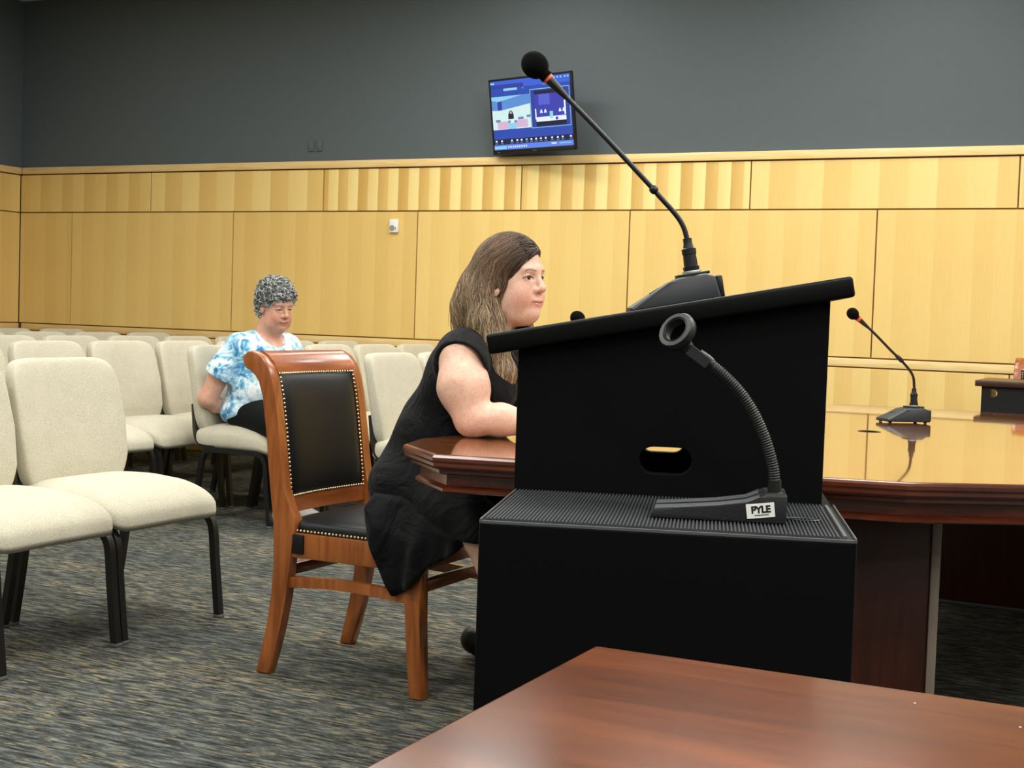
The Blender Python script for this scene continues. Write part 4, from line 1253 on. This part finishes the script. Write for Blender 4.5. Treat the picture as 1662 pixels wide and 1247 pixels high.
for i in range(1, k):
    n_ = grad(fq, p)
    up_ = np.clip(p[:, 2] * 14, 0, 1)[:, None]
    dr = up_ * np.array((-.58, -.55, -.60)) + (1 - up_) * np.array((.10, -.02, -1.0)) + np.stack([np.sin(ph * .6 + i * .62) * .42, np.cos(ph * 1.7 + i * .5) * .25, np.zeros(len(p))], 1)
    dr = dr - n_ * (dr * n_).sum(1)[:, None]
    dr /= np.maximum(1e-6, np.linalg.norm(dr, axis=1))[:, None]
    p = (p + dr * step).astype(np.float32)
    p = p - grad(fq, p) * (fq(p) - .0012 - .0015 * np.sin(ph))[:, None] * .8
    p = p.astype(np.float32); path[:, i] = p
fly = (RNG.uniform(0, 1, len(p)) < .09) & (path[:, 0, 0] < .02) & (path[:, 0, 2] < .06)
off_ = np.linspace(0, 1, k) ** 2
path[fly] += (grad(fq, path[fly][:, k // 2].astype(np.float32)) * RNG.uniform(.004, .020, (fly.sum(), 1)))[:, None, :] * off_[None, :, None]
W_path = path @ np.array(WR).T + WHC
rad = np.linspace(.0019, .0005, k)[None, :] * RNG.uniform(.6, 1.2, (len(p), 1))
cc_ = hair_col(path.reshape(-1, 3), np.repeat(RNG.uniform(-.8, .8, len(p)), k)) * np.repeat(RNG.uniform(.42, 1.45, len(p)), k)[:, None]
tag(strands_mesh('hair_strands', W_path, rad, cc_.reshape(len(p), k, 3), M['hair'], wom), kind='stuff')

# ---- the older person in the tie dye shirt
ROT2 = -.70
man = thing('person', 'person with short curly grey hair in a blue tie dye T-shirt, seated among beige chairs', 'person', (-1.321, 7.254, 0), ROT2)
MHC = np.array((.105, .0, 1.122), np.float32); MR = rotm(-.10, .30, .05)
def m_torso(P, e=0.0):
    d = ell(P, (.0, 0, .60), (.155 + e, .195 + e, .12 + e))
    d = smin(d, ell(P, (.050, 0, .70), (.165 + e, .185 + e, .15 + e)), .06)
    d = smin(d, ell(P, (.035, 0, .83), (.125 + e, .172 + e, .13 + e)), .06)
    A = P.copy(); A[:, 1] = np.abs(A[:, 1])
    d = smin(d, ell(A, (.125, .08, .78), (.075 + e, .08 + e, .075 + e)), .04)
    return smin(d, cap(A, (.02, 0, .925), (.015, .150, .905), .068 + e, .058 + e), .05)
M_AR = [((.012, -.180, .905), .056), ((-.04, -.225, .78), .056), ((-.100, -.268, .635), .046)]
M_AL = [((.012, .180, .905), .056), ((.03, .235, .78), .056), ((.05, .26, .64), .046)]
def m_arms(P):
    d = chain(P, M_AR, .03); d = smin(d, chain(P, [((-.100, -.268, .635), .046), ((-.115, -.20, .60), .042), ((-.135, -.105, .585), .029)], .02), .02)
    l = chain(P, M_AL, .03); l = smin(l, chain(P, [((.05, .26, .64), .045), ((.14, .2, .63), .04), ((.27, .10, .62), .028)], .02), .02)
    for (w_, f_, s) in (((-.135, -.105, .585), (-.1, .97, -.2), 1), ((.27, .10, .62), (.85, -.5, -.12), -1)):
        w_ = np.array(w_); f_ = np.array(f_) / np.linalg.norm(f_); o_ = np.cross((0, 0, 1), f_); o_ /= np.linalg.norm(o_)
        at = lambda a, b, z=0: tuple(w_ + f_ * a + o_ * b + np.array((0, 0, z)))
        h = cap(P, at(.02, 0), at(.065, 0), .024, .025)
        for o, L_ in ((-.027, .045), (-.009, .060), (.009, .057), (.027, .042)):
            h = smin(h, chain(P, [(at(.07, o), .0095), (at(.07 + L_ * .5, o * 1.1, -.004), .009), (at(.07 + L_, o * 1.1, -.016), .008)], .006), .006)
        h = smin(h, chain(P, [(at(.02, s * .024), .012), (at(.05, s * .048), .010), (at(.075, s * .052, -.006), .009)], .006), .010)
        if s == 1: d = smin(d, h, .015)
        else: l = smin(l, h, .015)
    return np.minimum(d, l)
def m_legs(P, e=0.0):
    r = chain(P, [((.02, -.09, .57), .100 + e), ((.40, -.12, .515), .072 + e), ((.33, -.10, .12), .048 + e)], .03)
    l = chain(P, [((.02, .09, .57), .100 + e), ((.40, .11, .515), .072 + e), ((.21, .10, .12), .048 + e)], .03)
    return smin(r, l, .03)
def m_head(P): return head_sdf((P - MHC) @ MR, 'old')
def m_body(P):
    d = smin(m_torso(P, -.006), m_arms(P), .035)
    d = smin(d, chain(P, [((.02, 0, .92), .068), ((.045, 0, .99), .060), ((.075, 0, 1.05), .058)], .03), .035)
    d = smin(d, m_legs(P, -.006), .04)
    return smin(d, m_head(P), .024)
xs = axis(-.24, .50, .008, .0024, (.06, .26)); ys = axis(-.36, .36, .008, .0028, (-.10, .09)); zs = axis(.04, 1.30, .008, .0024, (.98, 1.18))
V, F = net(m_body, xs, ys, zs)
skin_m = np.array(lin('d9a893')[:3]); H = (V - MHC) @ MR
col = np.tile(skin_m, (len(V), 1)); hm = V[:, 2] > .95
col[hm] = face_tint(H[hm], skin_m, 'old')
np_mesh('body', V, F, M['skin'], man, col)
eyes(man, MHC, rotm(-.10, .45, .05) if False else MR, (.10, .09, .08))
def m_shirt(P):
    rip = .005 * np.sin(30 * P[:, 2] + 10 * P[:, 0] + 5 * np.sin(8 * P[:, 1])) + .004 * np.sin(21 * P[:, 0] - 26 * P[:, 2])
    d = smin(m_torso(P, .016), ell(P, (-.005, 0, .575), (.178, .215, .115)), .04)
    sr = chain(P, [((.012, -.165, .905), .068), ((-.035, -.222, .79), .078), ((-.055, -.236, .745), .082)], .02)
    n_ = np.array((-.06, -.045, -.145)); n_ /= np.linalg.norm(n_)
    sr = smax(sr, (P - np.array((-.052, -.234, .752))) @ n_.astype(np.float32), .004)
    sl_ = chain(P, [((.012, .165, .905), .068), ((.03, .232, .79), .078), ((.035, .24, .745), .080)], .02)
    sl_ = smax(sl_, .752 - P[:, 2], .004)
    d = smin(smin(d, sr, .03), sl_, .03) + rip * np.clip((.93 - P[:, 2]) * 5, .1, 1)
    d = smax(d, -cap(P, (.05, 0, .975), (.16, 0, 1.0), .075, .09), .005)
    d = smax(d, .505 + .30 * np.clip(P[:, 0] + .10, 0, .3) - P[:, 2], .006)
    inner = chain(P, [((-.04, -.225, .80), .060), ((-.100, -.268, .60), .060)], .02)
    return smax(d, -inner, .003)
V, F = net(m_shirt, axis(-.24, .30, .0062), axis(-.36, .36, .0062), axis(.46, 1.03, .0062))
np_mesh('shirt', V, F, M['tiedye'], man)
def m_tr(P):
    d = smin(m_legs(P, .012), ell(P, (.0, 0, .575), (.155, .20, .10)), .05)
    return smax(smax(d, -(P[:, 2] - .10), .004), P[:, 2] - .66, .004)
V, F = net(m_tr, axis(-.22, .52, .008), axis(-.30, .30, .008), axis(.07, .70, .008))
np_mesh('trousers', V, F, M['trousers'], man)
for a, b, c in (((.305, -.10, .05), (.36, -.10, .045), (.45, -.105, .035)), ((.19, .10, .05), (.24, .10, .045), (.33, .105, .035))):
    f_ = lambda P: smax(smin(cap(P, a, b, .050, .048), cap(P, b, c, .048, .036), .02), -(P[:, 2] - .003), .004)
    lo, hi = np.minimum(a, c) - .07, np.maximum(a, c) + .07
    V, F = net(f_, axis(lo[0], hi[0], .007), axis(lo[1], hi[1], .007), axis(-.01, .13, .007))
    np_mesh('shoe', V, F, M['white'], man)
def m_hair_l(Q):
    d = ell(Q, (-.016, 0, .052), (.108, .092, .096))
    d = smax(d, np.minimum(Q[:, 0] - .052, .060 - Q[:, 2]), .010)                 # forehead
    d = smax(d, np.minimum(Q[:, 0] + .012, .020 - Q[:, 2]), .010)                 # above the ears
    d = smin(d, ell(Q, (-.062, 0, -.015), (.052, .072, .070)), .02)
    return d
V, F = net(lambda P: m_hair_l((P - MHC) @ MR), axis(-.08, .24, .005), axis(-.13, .13, .005), axis(1.0, 1.30, .005))
grey = np.array(lin('8f9290')[:3])
hq = (V - MHC) @ MR
mh = np_mesh('hair', V, F, M['curls'], man, np.tile(grey * .45, (len(V), 1)))
samp = RNG.choice(len(V), 900); p0 = hq[samp].astype(np.float32); nrm_ = grad(m_hair_l, p0)
k = 12; th = np.linspace(0, 1, k)
rv = RNG.normal(size=(len(p0), 3)) + np.array((.2, 0, -.7)); tg = rv - nrm_ * (rv * nrm_).sum(1)[:, None]; tg /= np.linalg.norm(tg, axis=1)[:, None]
bn = np.cross(nrm_, tg)
R_ = RNG.uniform(.005, .012, len(p0))[:, None]; Ln = RNG.uniform(.012, .030, len(p0))[:, None]; ph = RNG.uniform(0, 6.28, len(p0))[:, None]; tw = RNG.uniform(3.5, 7.5, len(p0))[:, None]
an = ph + th[None] * tw
path = p0[:, None] + tg[:, None] * (Ln * th)[..., None] + nrm_[:, None] * (R_ * (.45 + .8 * np.cos(an)))[..., None] + bn[:, None] * (R_ * np.sin(an))[..., None]
rad = np.tile(np.linspace(.0036, .0016, k)[None], (len(p0), 1))
tone = RNG.uniform(.35, 1.8, len(p0)) * np.clip(1.0 - p0[:, 2] * 1.2 + .1, .6, 1.3)
tag(strands_mesh('curls', path @ np.array(MR).T + MHC, rad, np.clip(grey[None] * tone[:, None], 0, .85), M['curls'], man, 5), kind='stuff')
